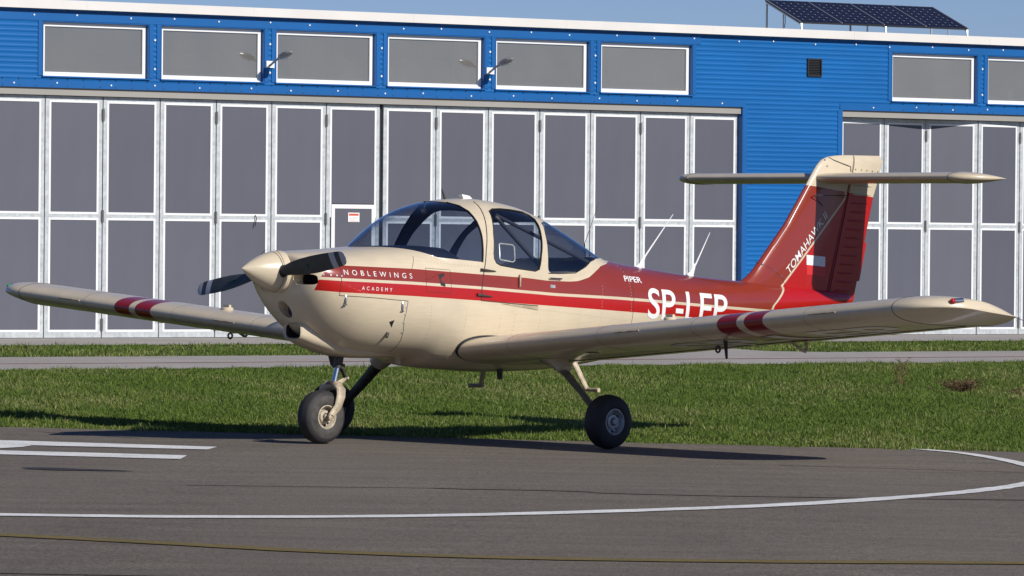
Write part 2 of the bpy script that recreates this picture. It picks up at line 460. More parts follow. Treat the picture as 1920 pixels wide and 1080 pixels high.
path = sheet('taxiway_path', [wall_xy(-60, 17.1), wall_xy(70, 17.1), wall_xy(70, 11.2), wall_xy(-60, 11.2)], CONCRETE, .010, nx=80, ny=4)
strip_ = sheet('hangar_forecourt', [wall_xy(-60, 4.7), wall_xy(70, 4.7), wall_xy(70, -.6), wall_xy(-60, -.6)], CONCRETE, .012, nx=40, ny=4)

flat_poly_pts = [wall_xy(3.2, 4.2), wall_xy(10.4, 4.2), wall_xy(9.6, 6.0), wall_xy(7.3, 9.0), wall_xy(6.75, 10.4), wall_xy(7.6, 11.6), wall_xy(1.0, 11.6), wall_xy(2.2, 10.6), wall_xy(2.9, 8.0), wall_xy(2.4, 5.4)]
tag(build('taxiway_link', [(p[0], p[1], .008) for p in flat_poly_pts], [tuple(range(len(flat_poly_pts)))], CONCRETE, smooth=False), kind='structure')
# painted markings
LINE = ground_mat('white_line_paint', (.70, .69, .66), (.86, .85, .82), [(2.2, (1, 1, 1)), (45, (1, 1, 1), .70, 1.15), (9, (1, 1, 1), .88, 1.06)], .8, (90, .3, .005))
YEL = ground_mat('faded_yellow_paint', (.155, .118, .040), (.195, .145, .048), [(3, (1, 1, 1)), (60, (1, 1, 1), .7, 1.15)], .9, (90, .3, .005))
PINK = mat('faded_red_line_paint', (.42, .20, .17), .9)
def catmull(P_, n=10):
    P_ = [np.array(p, float) for p in P_]; P_ = [2 * P_[0] - P_[1]] + P_ + [2 * P_[-1] - P_[-2]]; out = []
    for i in range(1, len(P_) - 2):
        for k in range(n):
            t = k / n; a, b, c, d = P_[i - 1:i + 3]
            out.append(.5 * (2 * b + (c - a) * t + (2 * a - 5 * b + 4 * c - d) * t * t + (3 * b - a - 3 * c + d) * t**3))
    return out + [P_[-2]]
def ribbon(name, pts, w, m, dz):
    V = []; F = []; n = len(pts)
    for i, p in enumerate(pts):
        d = pts[min(i + 1, n - 1)] - pts[max(i - 1, 0)]; d = d / np.linalg.norm(d); q = np.array([-d[1], d[0]])
        ww = w[i * (len(w) - 1) // (n - 1)] if isinstance(w, (list, tuple)) else w
        ww *= 1 + .05 * math.sin(i * 1.7)
        for s in (1, -1):
            x = p + q * s * ww / 2; V.append((x[0], x[1], float(GROUND_Z(x[0], x[1])) + dz))
    for i in range(n - 1): F.append((2 * i, 2 * i + 1, 2 * i + 3, 2 * i + 2))
    return tag(build(name, V, F, m, smooth=False), kind='structure')
def flat_poly(name, xy, m, dz): return tag(build(name, [(x, y, float(GROUND_Z(x, y)) + dz) for x, y in xy], [tuple(range(len(xy)))], m, smooth=False), kind='structure')
ribbon('white_apron_line', catmull([(-9, -10.6), (-5, -11.1), (-1.385, -11.009), (-.224, -10.871), (.942, -10.387), (2.159, -9.399), (3.143, -8.318), (4.057, -6.856), (4.468, -5.99), (4.793, -5.117), (5.03, -4.2), (5.15, -3.1), (5.107, -1.862), (5.007, -.856), (4.818, .17), (4.54, .80)]), [.27, .26, .24, .22, .17, .145, .13, .12, .12, .11], LINE, .017)
flat_poly('white_apron_marking', [(-3.0, -.20), (-2.409, -.425), (-.753, -1.027), (-.789, -1.55), (-2.087, -1.30), (-2.13, -1.65), (-2.31, -2.05), (-2.42, -2.2), (-2.187, -2.331), (-.873, -2.654), (-.881, -3.308), (-2.161, -2.991), (-3.2, -2.75)], LINE, .017)
ribbon('yellow_taxi_line', catmull([(-5, -11.6), (-2.4, -12.5), (-1.194, -12.978), (-.346, -13.459), (.475, -13.968), (1.419, -14.242), (2.667, -14.208), (3.935, -13.996), (7, -13.6)]), .21, YEL, .017)
ribbon('red_path_line', [wall_xy(s, 14.5) for s in np.linspace(-20, 35, 30)], .16, PINK, .015)
STAIN = mat('oil_stain', (.030, .024, .018), .7)
def blob(name, cx, cy, rx, ry, ang, m, dz):
    pts = []
    for k in range(26):
        q = 2 * math.pi * k / 26; r = 1 + .18 * math.sin(3 * q + 1) + .1 * math.sin(7 * q)
        x, y = rx * r * math.cos(q), ry * r * math.sin(q); pts.append((cx + x * math.cos(ang) - y * math.sin(ang), cy + x * math.sin(ang) + y * math.cos(ang)))
    return flat_poly(name, pts, m, dz)
MARK = ground_mat('rubbed_asphalt', (.121, .103, .080), (.159, .136, .108), [(.5, (1, .3, 1)), (75, (1, 1, 1), .5, 1.55), (25, (1, 1, 1), .82, 1.18)], .9, (120, .5, .01))
for pts_, w_ in (([(-.6, -7.1), (1.5, -7.0), (3, -7.3), (9, -7.0)], [.05, .2, .3, .2, .1]), ([(-8, -17.6), (-1, -17.0), (2, -16.6), (8, -16.2)], .5), ([(-8, -15.4), (0, -15.9), (8, -15.6)], .35)):
    ribbon('tyre_mark', catmull(pts_), w_, MARK, .0160)
blob('oil_stain', -1.49, -5.2, .36, .14, -.3, STAIN, .0165)
for i, (pa, pb) in enumerate((((3.3, -2.66), (5.6, -3.43)),)):
    n = 40; pts = [np.array(pa) + (np.array(pb) - np.array(pa)) * k / n + rng.normal(0, .02, 2) for k in range(n + 1)]
    ribbon('asphalt_crack', pts, .03, STAIN, .0162)

# ------------------------------------------------------------------ the hangar
hangar = empty('hangar', (WALL0[0], WALL0[1], 0), math.atan2(WT[1], WT[0]))
tag(hangar, 'blue clad hangar with grey folding doors, high window band and white roof edge', 'hangar')
# local frame of the hangar: x along the front, y into the building (so a distance d in front is y = -d)
BLUE = mat('blue_sheet_cladding', (.004, .108, .335), .45, noise=[(.6, 3, .93, 1.06, (1, 1, 2)), (9, 4, .96, 1.04, (.1, 1, 1))], spec=.25)
BLUEF = mat('blue_flashing', (.004, .100, .320), .42, noise=[(.8, 3, .92, 1.06, (1, 1, 1))], spec=.4)
ROOFW = mat('white_roof_edge', (.68, .655, .61), .5, noise=[(1.2, 4, .94, 1.03, (1, 1, 1))])
LINTEL = mat('grey_lintel_sheet', (.30, .285, .255), .55, noise=[(1.5, 4, .93, 1.05, (.4, 1, 1))])
GALV = mat('galvanised_steel', (.47, .50, .505), .5, metal=.1, noise=[(16, 5, .80, 1.12, (1, 1, 1)), (1.5, 3, .93, 1.06, (1, 1, 1))])
HINGEM = mat('dull_hinge_steel', (.16, .17, .17), .5, metal=.3)
WTRIM = mat('white_door_trim', (.74, .75, .74), .5)
PANEL = mat('grey_door_panel', (.089, .093, .116), .5, noise=[(.5, 4, .95, 1.04, (1, 1, 1)), (90, 2, .97, 1.03, (1, 1, 1)), (3, 6, .95, 1.04, (1, 1, .25))])
_n = PANEL.node_tree; _b = _n.nodes['Principled BSDF']; _src = _b.inputs['Base Color'].links[0].from_socket
_oi = _n.nodes.new('ShaderNodeObjectInfo'); _mr = _n.nodes.new('ShaderNodeMapRange'); _mr.inputs['To Min'].default_value = .93; _mr.inputs['To Max'].default_value = 1.06
_n.links.new(_oi.outputs['Random'], _mr.inputs[0]); _vs = _n.nodes.new('ShaderNodeVectorMath'); _vs.operation = 'SCALE'
_n.links.new(_src, _vs.inputs[0]); _n.links.new(_mr.outputs[0], _vs.inputs['Scale']); _n.links.new(_vs.outputs[0], _b.inputs['Base Color'])
PVC = mat('white_window_frame', (.80, .80, .79), .4)
PANE = glass('window_glass', (.72, .70, .67), 4.5)
_nt = PANE.node_tree; _o = _nt.nodes['Material Output']; _s = _o.inputs[0].links[0].from_socket
_d = _nt.nodes.new('ShaderNodeBsdfDiffuse'); _d.inputs[0].default_value = (.30, .288, .265, 1)      # grey mixed into the panes for the brightness of reflected haze
_m = _nt.nodes.new('ShaderNodeMixShader'); _oi = _nt.nodes.new('ShaderNodeObjectInfo'); _mr = _nt.nodes.new('ShaderNodeMapRange'); _mr.inputs['To Min'].default_value = .30; _mr.inputs['To Max'].default_value = .40
_tc = _nt.nodes.new('ShaderNodeTexCoord'); _ns = _nt.nodes.new('ShaderNodeTexNoise'); _ns.inputs['Scale'].default_value = 1.3; _ns.inputs['Detail'].default_value = 5
_nt.links.new(_tc.outputs['Object'], _ns.inputs['Vector']); _ad = _nt.nodes.new('ShaderNodeMath'); _ad.operation = 'MULTIPLY_ADD'; _ad.inputs[1].default_value = .22; _nt.links.new(_ns.outputs['Fac'], _ad.inputs[0]); _nt.links.new(_oi.outputs['Random'], _mr.inputs[0]); _nt.links.new(_mr.outputs[0], _ad.inputs[2])
_sb = _nt.nodes.new('ShaderNodeMath'); _sb.operation = 'SUBTRACT'; _sb.inputs[1].default_value = .11; _nt.links.new(_ad.outputs[0], _sb.inputs[0]); _nt.links.new(_sb.outputs[0], _m.inputs[0])
_nt.links.new(_s, _m.inputs[1]); _nt.links.new(_d.outputs[0], _m.inputs[2]); _nt.links.new(_m.outputs[0], _o.inputs[0])
INSIDE = mat('hangar_inside_wall', (.42, .41, .38), .9)
COLUMN = mat('pale_steel_column', (.62, .62, .60), .6)
SCREW = mat('pale_screw_cap', (.75, .77, .80), .4)
X0, X1 = -14.0, 34.0
WALLD = .15
def hb(name, x0, x1, d0, d1, z0, z1, m, parent=None):
    """box: along x, from distance d0 to d1 in front of the door plane, height z0..z1"""
    return MB().box((x0, -d1, z0), (x1, -d0, z1)).build(name, m, parent or hangar)
def ribbed(x0, x1, z0, z1, d=WALLD, pitch=.080, depth=.006):
    """horizontally ribbed cladding"""
    prof = []; k0 = math.floor(z0 / pitch); z = k0 * pitch
    while z < z1 + pitch:
        for dz, dd in ((.0, 0), (.016, depth), (.034, depth), (.050, 0)): prof.append((z + dz, dd))
        z += pitch
    zs = [p[0] for p in prof]; ds = [p[1] for p in prof]
    pts = [(z0, float(np.interp(z0, zs, ds)))] + [p for p in prof if z0 < p[0] < z1] + [(z1, float(np.interp(z1, zs, ds)))]
    V = []; F = []
    for z, dd in pts: V += [(x0, -(d - depth + dd), z), (x1, -(d - depth + dd), z)]
    for i in range(len(pts) - 1): F.append((2 * i, 2 * i + 1, 2 * i + 3, 2 * i + 2))
    return build('cladding', V, F, BLUE, hangar, smooth=False)
ZB, ZT = 3.888, 5.10
WIN = [(.632 + 2.145 * k, .632 + 2.145 * k + 1.912) for k in range(6)] + [(17.64, 19.575), (19.82, 21.755), (22.0, 23.93)]
LWIN = [(-1.513 - 2.145 * k, -1.513 - 2.145 * k + 1.912) for k in range(0)]
WZ0, WZ1 = 4.040, 4.895
solid = []; x = X0
for a, b in WIN: solid.append((x, a)); x = b
solid.append((x, X1))
for a, b in solid: ribbed(a, b, WZ0, WZ1)
for a, b in ((X0, 14.37), (14.37, 16.535), (16.535, X1)):
    ribbed(a, b, WZ1, ZT); ribbed(a, b, ZB, WZ0)
ribbed(14.37, 16.535, 0.0, ZB); ribbed(26.0, X1, 0, ZB); ribbed(X0, -8.3, 0, ZB)
# jambs of the door openings
for xx in (14.37, 16.535, -8.3, 26.0):
    hb('door_jamb', xx - .012, xx + .012, -.10, WALLD + .004, 0, ZB + .01, BLUEF)
for a, b in ((-8.3, 14.37), (16.535, 26.0)):
    hb('lintel', a, b, -.05, WALLD - .035, ZB - .125, ZB - .004, LINTEL)
    hb('wall_flashing', a - .05, b + .05, WALLD, WALLD + .008, ZB - .012, ZB + .10, BLUEF)
for a, b in ((X0, 14.30), (16.6, X1)): pass
hb('wall_flashing', X0, 13.45, WALLD, WALLD + .008, WZ1 + .012, ZT - .03, BLUEF)
hb('wall_flashing', 17.55, X1, WALLD, WALLD + .008, WZ1 + .012, ZT - .03, BLUEF)
for a in (14.40, 16.47): hb('wall_flashing', a - .03, a + .06, WALLD, WALLD + .006, .0, ZB - .013, BLUEF)
# windows
for i, (a, b) in enumerate(WIN):
    fr = MB(); d0, d1 = .03, .085; w = .062
    fr.box((a + .01, -d1, WZ0 + .02), (b - .01, -d0, WZ0 + .02 + w)); fr.box((a + .01, -d1, WZ1 - .01 - w), (b - .01, -d0, WZ1 - .01))
    fr.box((a + .01, -d1, WZ0 + .02 + w), (a + .01 + w, -d0, WZ1 - .01 - w)); fr.box((b - .01 - w, -d1, WZ0 + .02 + w), (b - .01, -d0, WZ1 - .01 - w))
    win = fr.build('window', PVC, hangar)
    hb('pane', a + .05, b - .05, .052, .060, WZ0 + .06, WZ1 - .05, PANE, win)
    hb('sill', a - .02, b + .02, .02, WALLD + .03, WZ0 - .004, WZ0 + .016, BLUEF, win)
    for xx in (a, b): hb('reveal', xx - .006, xx + .006, -.02, WALLD + .006, WZ0, WZ1, BLUEF, win)
    hb('reveal', a, b, -.02, WALLD + .006, WZ1 - .006, WZ1 + .006, BLUEF, win)
    for xx in (a - .085, b + .012): hb('flashing', xx, xx + .072, WALLD + .001, WALLD + .009, WZ0 + .02, WZ1 + .01, BLUEF, win)
# screw caps along the flashings (too small to single out)
sm = MB()
for a, b in [(X0, 34.0)]:
    x = X0 + .3; k = 0
    while x < X1:
        for z in ((ZB + .055, WZ1 + .10) if k % 1 == 0 else ()):
            if not (14.3 < x < 16.6 and z < 4.2): sm.tube([(x + .35 * (z > 4.2), -(WALLD + .006), z + .012 * math.sin(k * 3.1)), (x + .35 * (z > 4.2), -(WALLD + .016), z + .012 * math.sin(k * 3.1))], .014, 8)
        x += .86 + .12 * math.sin(k * 2.3); k += 1
for (a, b), (c, d) in zip(WIN, WIN[1:]):
    if c - b < .4:
        for z in (4.21, 4.66): sm.tube([((b + c) / 2, -(WALLD - .01), z), ((b + c) / 2, -(WALLD + .008), z)], .017, 8)
tag(sm.build('screw_caps', SCREW, hangar), kind='stuff')
sm = MB()
x = X0
while x < X1:
    for z in (ZB + .012, WZ0 - .03, ZT - .045):
        if not (13.5 < x < 17.5 and z < 5.0): sm.tube([(x, -(WALLD + .004), z), (x, -(WALLD + .013), z)], .009, 6)
    x += .29
tag(sm.build('rivets', BLACK, hangar), kind='stuff')
# roof edge and roof
hb('roof_edge', X0 - .2, X1 + .2, -.35, .26, 5.085, 5.225, ROOFW)
hb('under_eave_strip', X0, X1, 0, .20, 5.06, 5.085, BLUEF)  # narrow strip of blue flashing below the roof edge
hb('roof', X0, X1, -14.0, -.351, 5.10, 5.18, ROOFW)
for a, b in ((0, 0),): pass
k = X0
while k < X1:                       # joints of the roof edge sheets
    hb('edge_joint', k, k + .006, .2601, .2625, 5.087, 5.226, ROOFW); k += 3.07
# inside of the hangar, seen dimly through the high windows
hb('back_wall', X0, X1, -14.0, -13.9, 0, 5.1, INSIDE)
hb('inside_floor', X0, X1, -13.9, -.35, -.10, .02, INSIDE)
for xx in (X0, X1): hb('side_wall', xx - .1, xx, -14.0, .14, 0, 5.1, BLUE)
hb('partition', 15.3, 15.4, -13.9, -.35, 0, 5.1, INSIDE)
for xx in (4.62, 8.92, 13.2, 19.35, 21.0):
    hb('column', xx, xx + .14, -.82, -.66, 0.02, 4.50, COLUMN)
    hb('column', xx - .8, xx - .7, -4.2, -4.0, 0.02, 4.9, COLUMN)
hb('purlin', 15.5, X1 - .2, -1.05, -.95, 4.36, 4.44, COLUMN)
hb('purlin', X0 + .2, 15.2, -5.0, -4.8, 4.55, 4.70, COLUMN)
# vent grille
v = MB(); v.box((15.75, -WALLD - .025, 4.43), (16.065, -WALLD - .001, 4.455)); v.box((15.75, -WALLD - .025, 4.715), (16.065, -WALLD - .001, 4.74)); v.box((15.75, -WALLD - .025, 4.455), (15.775, -WALLD - .001, 4.715)); v.box((16.04, -WALLD - .025, 4.455), (16.065, -WALLD - .001, 4.715))
VENTM = mat('black_vent_plastic', (.010, .010, .012), .5)
vg = v.build('vent', VENTM, hangar)
for k in range(9):
    z = 4.462 + k * .028
    MB().add([(15.776, -WALLD - .004, z), (16.039, -WALLD - .004, z), (16.039, -WALLD - .020, z - .016 + .01), (15.776, -WALLD - .020, z - .006)], [(0, 1, 2, 3)]).build('slat', VENTM, vg)
MB().box((15.776, -WALLD - .0035, 4.456), (16.039, -WALLD - .0005, 4.714)).build('backing', VENTM, vg)
# folding doors
Z0, Z1, ZM = .02, 3.755, 1.905
def leaf(xa, da, xb, db, name='door_leaf', hinge=0, wicket=False, top=Z1):
    """one door leaf between two uprights, as an object of its own with trim, panels and hinges"""
    L_ = math.hypot(xb - xa, db - da); ang = math.atan2(-(db - da), xb - xa)
    g = .009; w = .095; t0, t1 = -.03, .03
    def place(o): o.location = (xa, -da, 0); o.rotation_euler = (0, 0, ang); return o
    m_ = MB()
    m_.box((g, -t1, Z0), (w, -t0, top)); m_.box((L_ - w, -t1, Z0), (L_ - g, -t0, top))
    m_.box((w, -t1, Z0), (L_ - w, -t0, Z0 + .11)); m_.box((w, -t1, top - .085), (L_ - w, -t0, top)); m_.box((w, -t1, ZM - .05), (L_ - w, -t0, ZM + .05))
    o = place(m_.build(name, GALV, hangar))
    for z0, z1 in ((Z0 + .11, ZM - .05), (ZM + .05, top - .085)):
        if wicket and z0 < 1: 
            continue
        tr = MB(); q = .022; y0, y1 = -t1 - .004, -t1 + .012
        tr.box((w - q, y0, z0 - q), (L_ - w + q, y1, z0 + .012)); tr.box((w - q, y0, z1 - .012), (L_ - w + q, y1, z1 + q)); tr.box((w - q, y0, z0 + .012), (w + .012, y1, z1 - .012)); tr.box((L_ - w - .012, y0, z0 + .012), (L_ - w + q, y1, z1 - .012))
        tr.build('trim', WTRIM, o)
        MB().box((w + .0121, -t1 + .006, z0 + .0121), (L_ - w - .0121, -t1 + .02, z1 - .0121)).build('panel', PANEL, o)
    if hinge:
        for z in (.22, ZM, top - .28):
            h_ = MB(); h_.tube([(L_, -t1 - .016, z - .10), (L_, -t1 - .016, z + .10)], .016, 8); h_.box((L_ - .03, -t1 - .006, z - .085), (L_ + .03, -t1 + .001, z + .085)); h_.build('hinge', HINGEM, o)
    if wicket:
        # low pass door set into this leaf
        za, zb = .06, 2.14
        d = MB(); d.box((.10, -t1 - .022, za), (.165, -t1 - .0045, zb)); d.box((L_ - .165, -t1 - .022, za), (L_ - .10, -t1 - .0045, zb)); d.box((.165, -t1 - .022, zb - .065), (L_ - .165, -t1 - .0045, zb)); d.box((.165, -t1 - .022, za), (L_ - .165, -t1 - .0045, za + .10))
        d.build('pass_door_frame', WTRIM, o)
        MB().box((.1651, -t1 - .014, za + .1001), (L_ - .1651, -t1 - .0046, zb - .0651)).build('pass_door_panel', PANEL, o)
        gap = MB(); gap.box((.086, -t1 - .003, za), (.0995, -t1 + .001, zb + .014)); gap.box((L_ - .0995, -t1 - .003, za), (L_ - .086, -t1 + .001, zb + .014)); gap.box((.0995, -t1 - .003, zb + .001), (L_ - .0995, -t1 + .001, zb + .014)); gap.build('pass_door_gap', BLACK, o)
        h_ = MB(); h_.tube([(.14, -t1 - .022, 1.02), (.14, -t1 - .06, 1.02), (.26, -t1 - .06, 1.02)], .011, 8); h_.build('pass_door_handle', BLACK, o)
        for z in (.3, 1.85): MB().tube([(L_ - .093, -t1 - .03, z - .05), (L_ - .093, -t1 - .03, z + .05)], .012, 8).build('pass_door_hinge', GALV, o)
    return o
xs = [.754 + 1.0437 * k for k in range(-8, 7)]
for k, (a, b) in enumerate(zip(xs, xs[1:])): leaf(a, 0, b, 0, hinge=(k % 2 == 0), wicket=(k == 13))
xs2 = [7.075 + 1.0425 * k for k in range(8)]
for k, (a, b) in enumerate(zip(xs2, xs2[1:])): leaf(a, 0, b, 0, hinge=(k % 2 == 0))
nodes = [(16.60, -.05), (17.66, -.10), (18.69, -.20), (19.72, 0.0), (20.74, -.06), (21.78, -.16), (22.82, 0.0), (23.86, -.1), (24.9, 0), (25.95, -.06)]
for k, ((a, da), (b, db)) in enumerate(zip(nodes, nodes[1:])): leaf(a, da, b, db, hinge=(k % 2 == 1))
hb('centre_gap_strip', 7.022, 7.070, -.05, -.01, .02, Z1, BLACK)  # black strip in the gap between the door halves, shade put into its colour
hb('door_backing', -8.2, 14.36, -.40, -.34, 0, ZB, BLACK); hb('door_backing', 16.55, 25.9, -.50, -.44, 0, ZB, BLACK)
hb('door_end_post', 14.29, 14.355, -.10, .02, .02, ZB - .13, GALV)

# sign on the pass door
sg_ = empty('door_sign', tuple(list(wall_xy(6.50, .053)) + [1.935]), math.atan2(WT[1], WT[0]))
tag(sg_, 'small white notice with red heading on the hangar pass door', 'sign')
MB().box((-.11, -.004, -.075), (.11, 0, .075)).build('sign_plate', WHITE, sg_)
MB().box((-.095, -.0055, .025), (.095, -.0042, .060)).build('sign_heading', mat('red_print', (.60, .08, .05), .6), sg_)
for k, z in enumerate((.005, -.018, -.040, -.060)): MB().box((-.09, -.0055, z - .004), (.09 - .03 * (k % 3), -.0042, z + .003)).build('sign_text_line', mat('grey_print' if k < 3 else 'red_print_line', (.45, .42, .42) if k < 3 else (.6, .15, .1), .6), sg_)

# wall lamps
LAMPM = mat('grey_lamp_housing', (.27, .275, .28), .4, metal=.3)
def wall_lamp(s, z, label):
    p = wall_xy(s, WALLD + .009)
    e = empty('wall_lamp', (p[0], p[1], z), math.atan2(WT[1], WT[0])); tag(e, label, 'lamp', 'lamps on the hangar window band')
    MB().box((-.075, -.028, -.06), (.075, 0, .05)).build('bracket', WTRIM, e)
    MB().tube([(0, -.02, -.02), (.0, -.17, .055), (.0, -.33, .10)], .018, 10).build('arm', LAMPM, e, smooth=True)
    MB().tube([(.0, -.28, .085), (.0, -.35, .11), (.0, -.47, .15), (.0, -.57, .175), (0, -.62, .18)], [.04, .070, .085, .070, .02], 16, flat=((0, -.23, .97), .40)).build('lamp_head', LAMPM, e, smooth=True)
    MB().tube([(.0, -.38, .082), (.0, -.48, .118), (0, -.54, .138)], [.055, .072, .045], 14, flat=((0, -.23, .97), .35)).build('lens', CLEAR, e, smooth=True)
    return e
wall_lamp(4.795, 4.345, 'grey floodlight arm between the second and third hangar windows from the left')
wall_lamp(9.085, 4.355, 'grey floodlight arm between the fourth and fifth hangar windows from the left')

# solar panels on the roof
def solar_mat():
    m = bpy.data.materials.new('solar_cells'); m.use_nodes = True; nt = m.node_tree; b = nt.nodes['Principled BSDF']
    tc = nt.nodes.new('ShaderNodeTexCoord'); sep = nt.nodes.new('ShaderNodeSeparateXYZ'); nt.links.new(tc.outputs['UV'], sep.inputs[0])
    def M(op, a, b_):
        n = nt.nodes.new('ShaderNodeMath'); n.operation = op
        for i, v in enumerate((a, b_)):
            if isinstance(v, (int, float)): n.inputs[i].default_value = v
            else: nt.links.new(v, n.inputs[i])
        return n.outputs[0]
    u = M('ABSOLUTE', M('SUBTRACT', M('FRACT', M('MULTIPLY', sep.outputs[0], 6), 0), .5), 0)
    v = M('ABSOLUTE', M('SUBTRACT', M('FRACT', M('MULTIPLY', sep.outputs[1], 8), 0), .5), 0)
    line = M('MAXIMUM', M('GREATER_THAN', u, .482), M('GREATER_THAN', v, .478))
    dia = M('GREATER_THAN', M('ADD', u, v), .90)
    fac = M('MAXIMUM', M('MULTIPLY', line, .12), dia)
    mix = nt.nodes.new('ShaderNodeMixRGB'); mix.inputs[1].default_value = (.007, .009, .026, 1); mix.inputs[2].default_value = (.42, .44, .48, 1)
    nt.links.new(fac, mix.inputs[0]); nt.links.new(mix.outputs[0], b.inputs['Base Color'])
    b.inputs['Roughness'].default_value = .45; b.inputs['Specular IOR Level'].default_value = .3
    return m
SOLAR = solar_mat(); FRAME = mat('dark_panel_frame', (.02, .02, .024), .4); ALU = mat('bare_aluminium', (.58, .58, .57), .35, metal=.6)
names = ['leftmost of four dark solar panels in a row on the hangar roof', 'second from left of four solar panels on the hangar roof', 'third from left of four solar panels on the hangar roof', 'rightmost of four dark solar panels in a row on the hangar roof']
B0 = (15.954, -.3, 5.40); T0_ = (16.16, -1.5, 5.81)
for k in range(4):
    x0 = 15.954 + .950 * k; x1 = x0 + .935; sk = .206
    bl = np.array([x0, .30, 5.385]); br = np.array([x1, .30, 5.385]); tl = np.array([x0 + sk, 1.50, 5.80]); tr_ = np.array([x1 + sk, 1.50, 5.80])
    nrm = np.cross(br - bl, tl - bl); nrm /= np.linalg.norm(nrm)
    p = wall_xy(x0, -.30); e = empty('solar_panel', (p[0], p[1], 5.385), math.atan2(WT[1], WT[0])); tag(e, names[k], 'solar panel', 'solar panels on the hangar roof')
    loc = lambda q: q - bl
    me_o = build('cells', [loc(q) + nrm * .002 for q in (bl, br, tr_, tl)], [(0, 1, 2, 3)], SOLAR, e, smooth=False)
    uv = me_o.data.uv_layers.new(name='UVMap')
    for i, c in enumerate(((0, 0), (1, 0), (1, 1), (0, 1))): uv.data[i].uv = c
    fr = MB()
    c4 = [loc(q) for q in (bl, br, tr_, tl)]
    for i in range(4):
        a_, b_ = c4[i], c4[(i + 1) % 4]; fr.tube([a_ - nrm * .012, b_ - nrm * .012], .018, 6)
    fr.build('frame', FRAME, e)
    ed = MB()
    for a_, b_ in ((c4[1], c4[2]),) + (((c4[0], c4[3]),) if k == 0 else ()): ed.tube([a_ + nrm * .004, b_ + nrm * .004], .010, 6)
    ed.build('edge_strip', ALU, e)
for k, lab in enumerate(('bare metal support under the left end of the roof solar panels', 'bare metal support under the middle of the roof solar panels', 'bare metal support under the right end of the roof solar panels')):
    x0 = 15.97 + (0, 1.88, 3.74)[k]
    p = wall_xy(x0, -.30); e = empty('panel_support', (p[0], p[1], 5.18), math.atan2(WT[1], WT[0])); tag(e, lab, 'support', 'supports of the solar panels')
    MB().tube([(-.02, -.06, .01), (.0, -.02, .165), (.20, 1.18, .575)], .022, 4).build('rail', ALU, e)
    MB().tube([(.205, 1.19, 0), (.205, 1.19, .60)], .018, 4).build('back_leg', ALU, e)
    MB().tube([(.12, .62, .0), (.10, .60, .36)], .014, 4).build('middle_leg', ALU, e)
    MB().tube([(-.03, -.10, .012), (.22, 1.25, .012)], .020, 4).build('foot_rail', ALU, e)
    if k == 0: MB().tube([(.10, .55, .36), (.16, .62, .2), (.17, .70, .02)], .006, 5).build('cable', BLACK, e, smooth=True)

# a loose cable end on the door
e = tag(MB().tube([tuple(list(wall_xy(4.62, .05)) + [1.95]), tuple(list(wall_xy(4.63, .07)) + [1.90]), tuple(list(wall_xy(4.60, .07)) + [1.77])], .008, 6).build('cable_end', BLACK, smooth=True), 'short black cable end hanging from a hangar door rail', 'cable')
# ------------------------------------------------------------------ the aircraft
plane = empty('light_aircraft', (0, 0, 0), HEADING)
tag(plane, 'cream and red low-wing T-tail light aeroplane parked in front of the blue hangar', 'aeroplane')
def shell(name, S, mats, parent=plane): return S.build(name, mats, parent)

# --- livery curves on the fuselage side (station, height)
U_A = [-0.50, -0.36, -0.20, 0.435, 0.88, 1.10, 1.57, 1.80, 2.05, 2.16, 2.297, 2.40, 2.505, 2.70, 2.90, 3.00, 3.02, 6.0]
U_H = [1.285, 1.330, 1.352, 1.330, 1.303, 1.290, 1.264, 1.243, 1.236, 1.240, 1.268, 1.312, 1.358, 1.385, 1.402, 1.43, 1.60, 1.60]
E1_A = [-0.50, -0.417, -0.233, 0.414, 1.104, 1.888, 2.604, 3.04, 4.126, 4.486, 4.80, 6.0]
E1_H = [1.272, 1.268, 1.258, 1.233, 1.197, 1.147, 1.119, 1.097, 1.036, 1.017, 1.00, .95]
E3_A = [-0.50, -0.425, -0.249, 0.411, 0.865, 1.887, 2.583, 3.027, 3.459, 4.8, 6.0]
E3_H = [1.170, 1.167, 1.152, 1.125, 1.101, 1.046, 1.009, 0.986, 0.960, .88, .80]
LINE_W = 0.022
def f_U(V): return np.interp(V[:, 0], U_A, U_H) - V[:, 2]
def f_E1(V): return V[:, 2] - np.interp(V[:, 0], E1_A, E1_H)
def f_E2(V): return V[:, 2] - (np.interp(V[:, 0], E1_A, E1_H) - LINE_W)
def f_E3(V): return V[:, 2] - np.interp(V[:, 0], E3_A, E3_H)
def f_front(V): return V[:, 0] - np.interp(V[:, 2], [1.10, 1.17, 1.25, 1.30, 1.34, 1.36], [-.405, -.412, -.405, -.372, -.30, -.22])
# diagonal cream line running from the tail cone up the fin
DIAG_H = [1.00, 1.040, 1.110, 1.187, 1.25, 1.930]
DIAG_A = [4.735, 4.750, 4.842, 4.952, 5.02, 5.750]
def f_diag(V): return V[:, 0] - np.interp(V[:, 2], DIAG_H, DIAG_A)

# --- fuselage
sta = np.concatenate([np.linspace(-.48, -.38, 16), np.linspace(-.37, .1, 24)[1:], np.linspace(.1, 3.1, 76)[1:], np.linspace(3.1, 5.82, 50)[1:]])
th = np.linspace(0, 2 * np.pi, 145)[:-1]
P = np.stack([body_point(np.full(len(th), a), th) for a in sta])
c0 = P[0].mean(0)
front = [c0 + (P[0] - c0) * k + np.array([-.004 * (1 - k), 0, 0]) for k in (0.001, .5, .85)]
c1 = P[-1].mean(0)
back = [c1 + (P[-1] - c1) * k + np.array([.01 * (1 - k), 0, 0]) for k in (.6, .001)]
P = np.concatenate([np.stack(front), P, np.stack(back)])
body = grid_surf(P)
if (body.N * (body.V - np.array([0, 0, 1.1])) * [0, 1, 1]).sum() < 0: body = body.flipped()
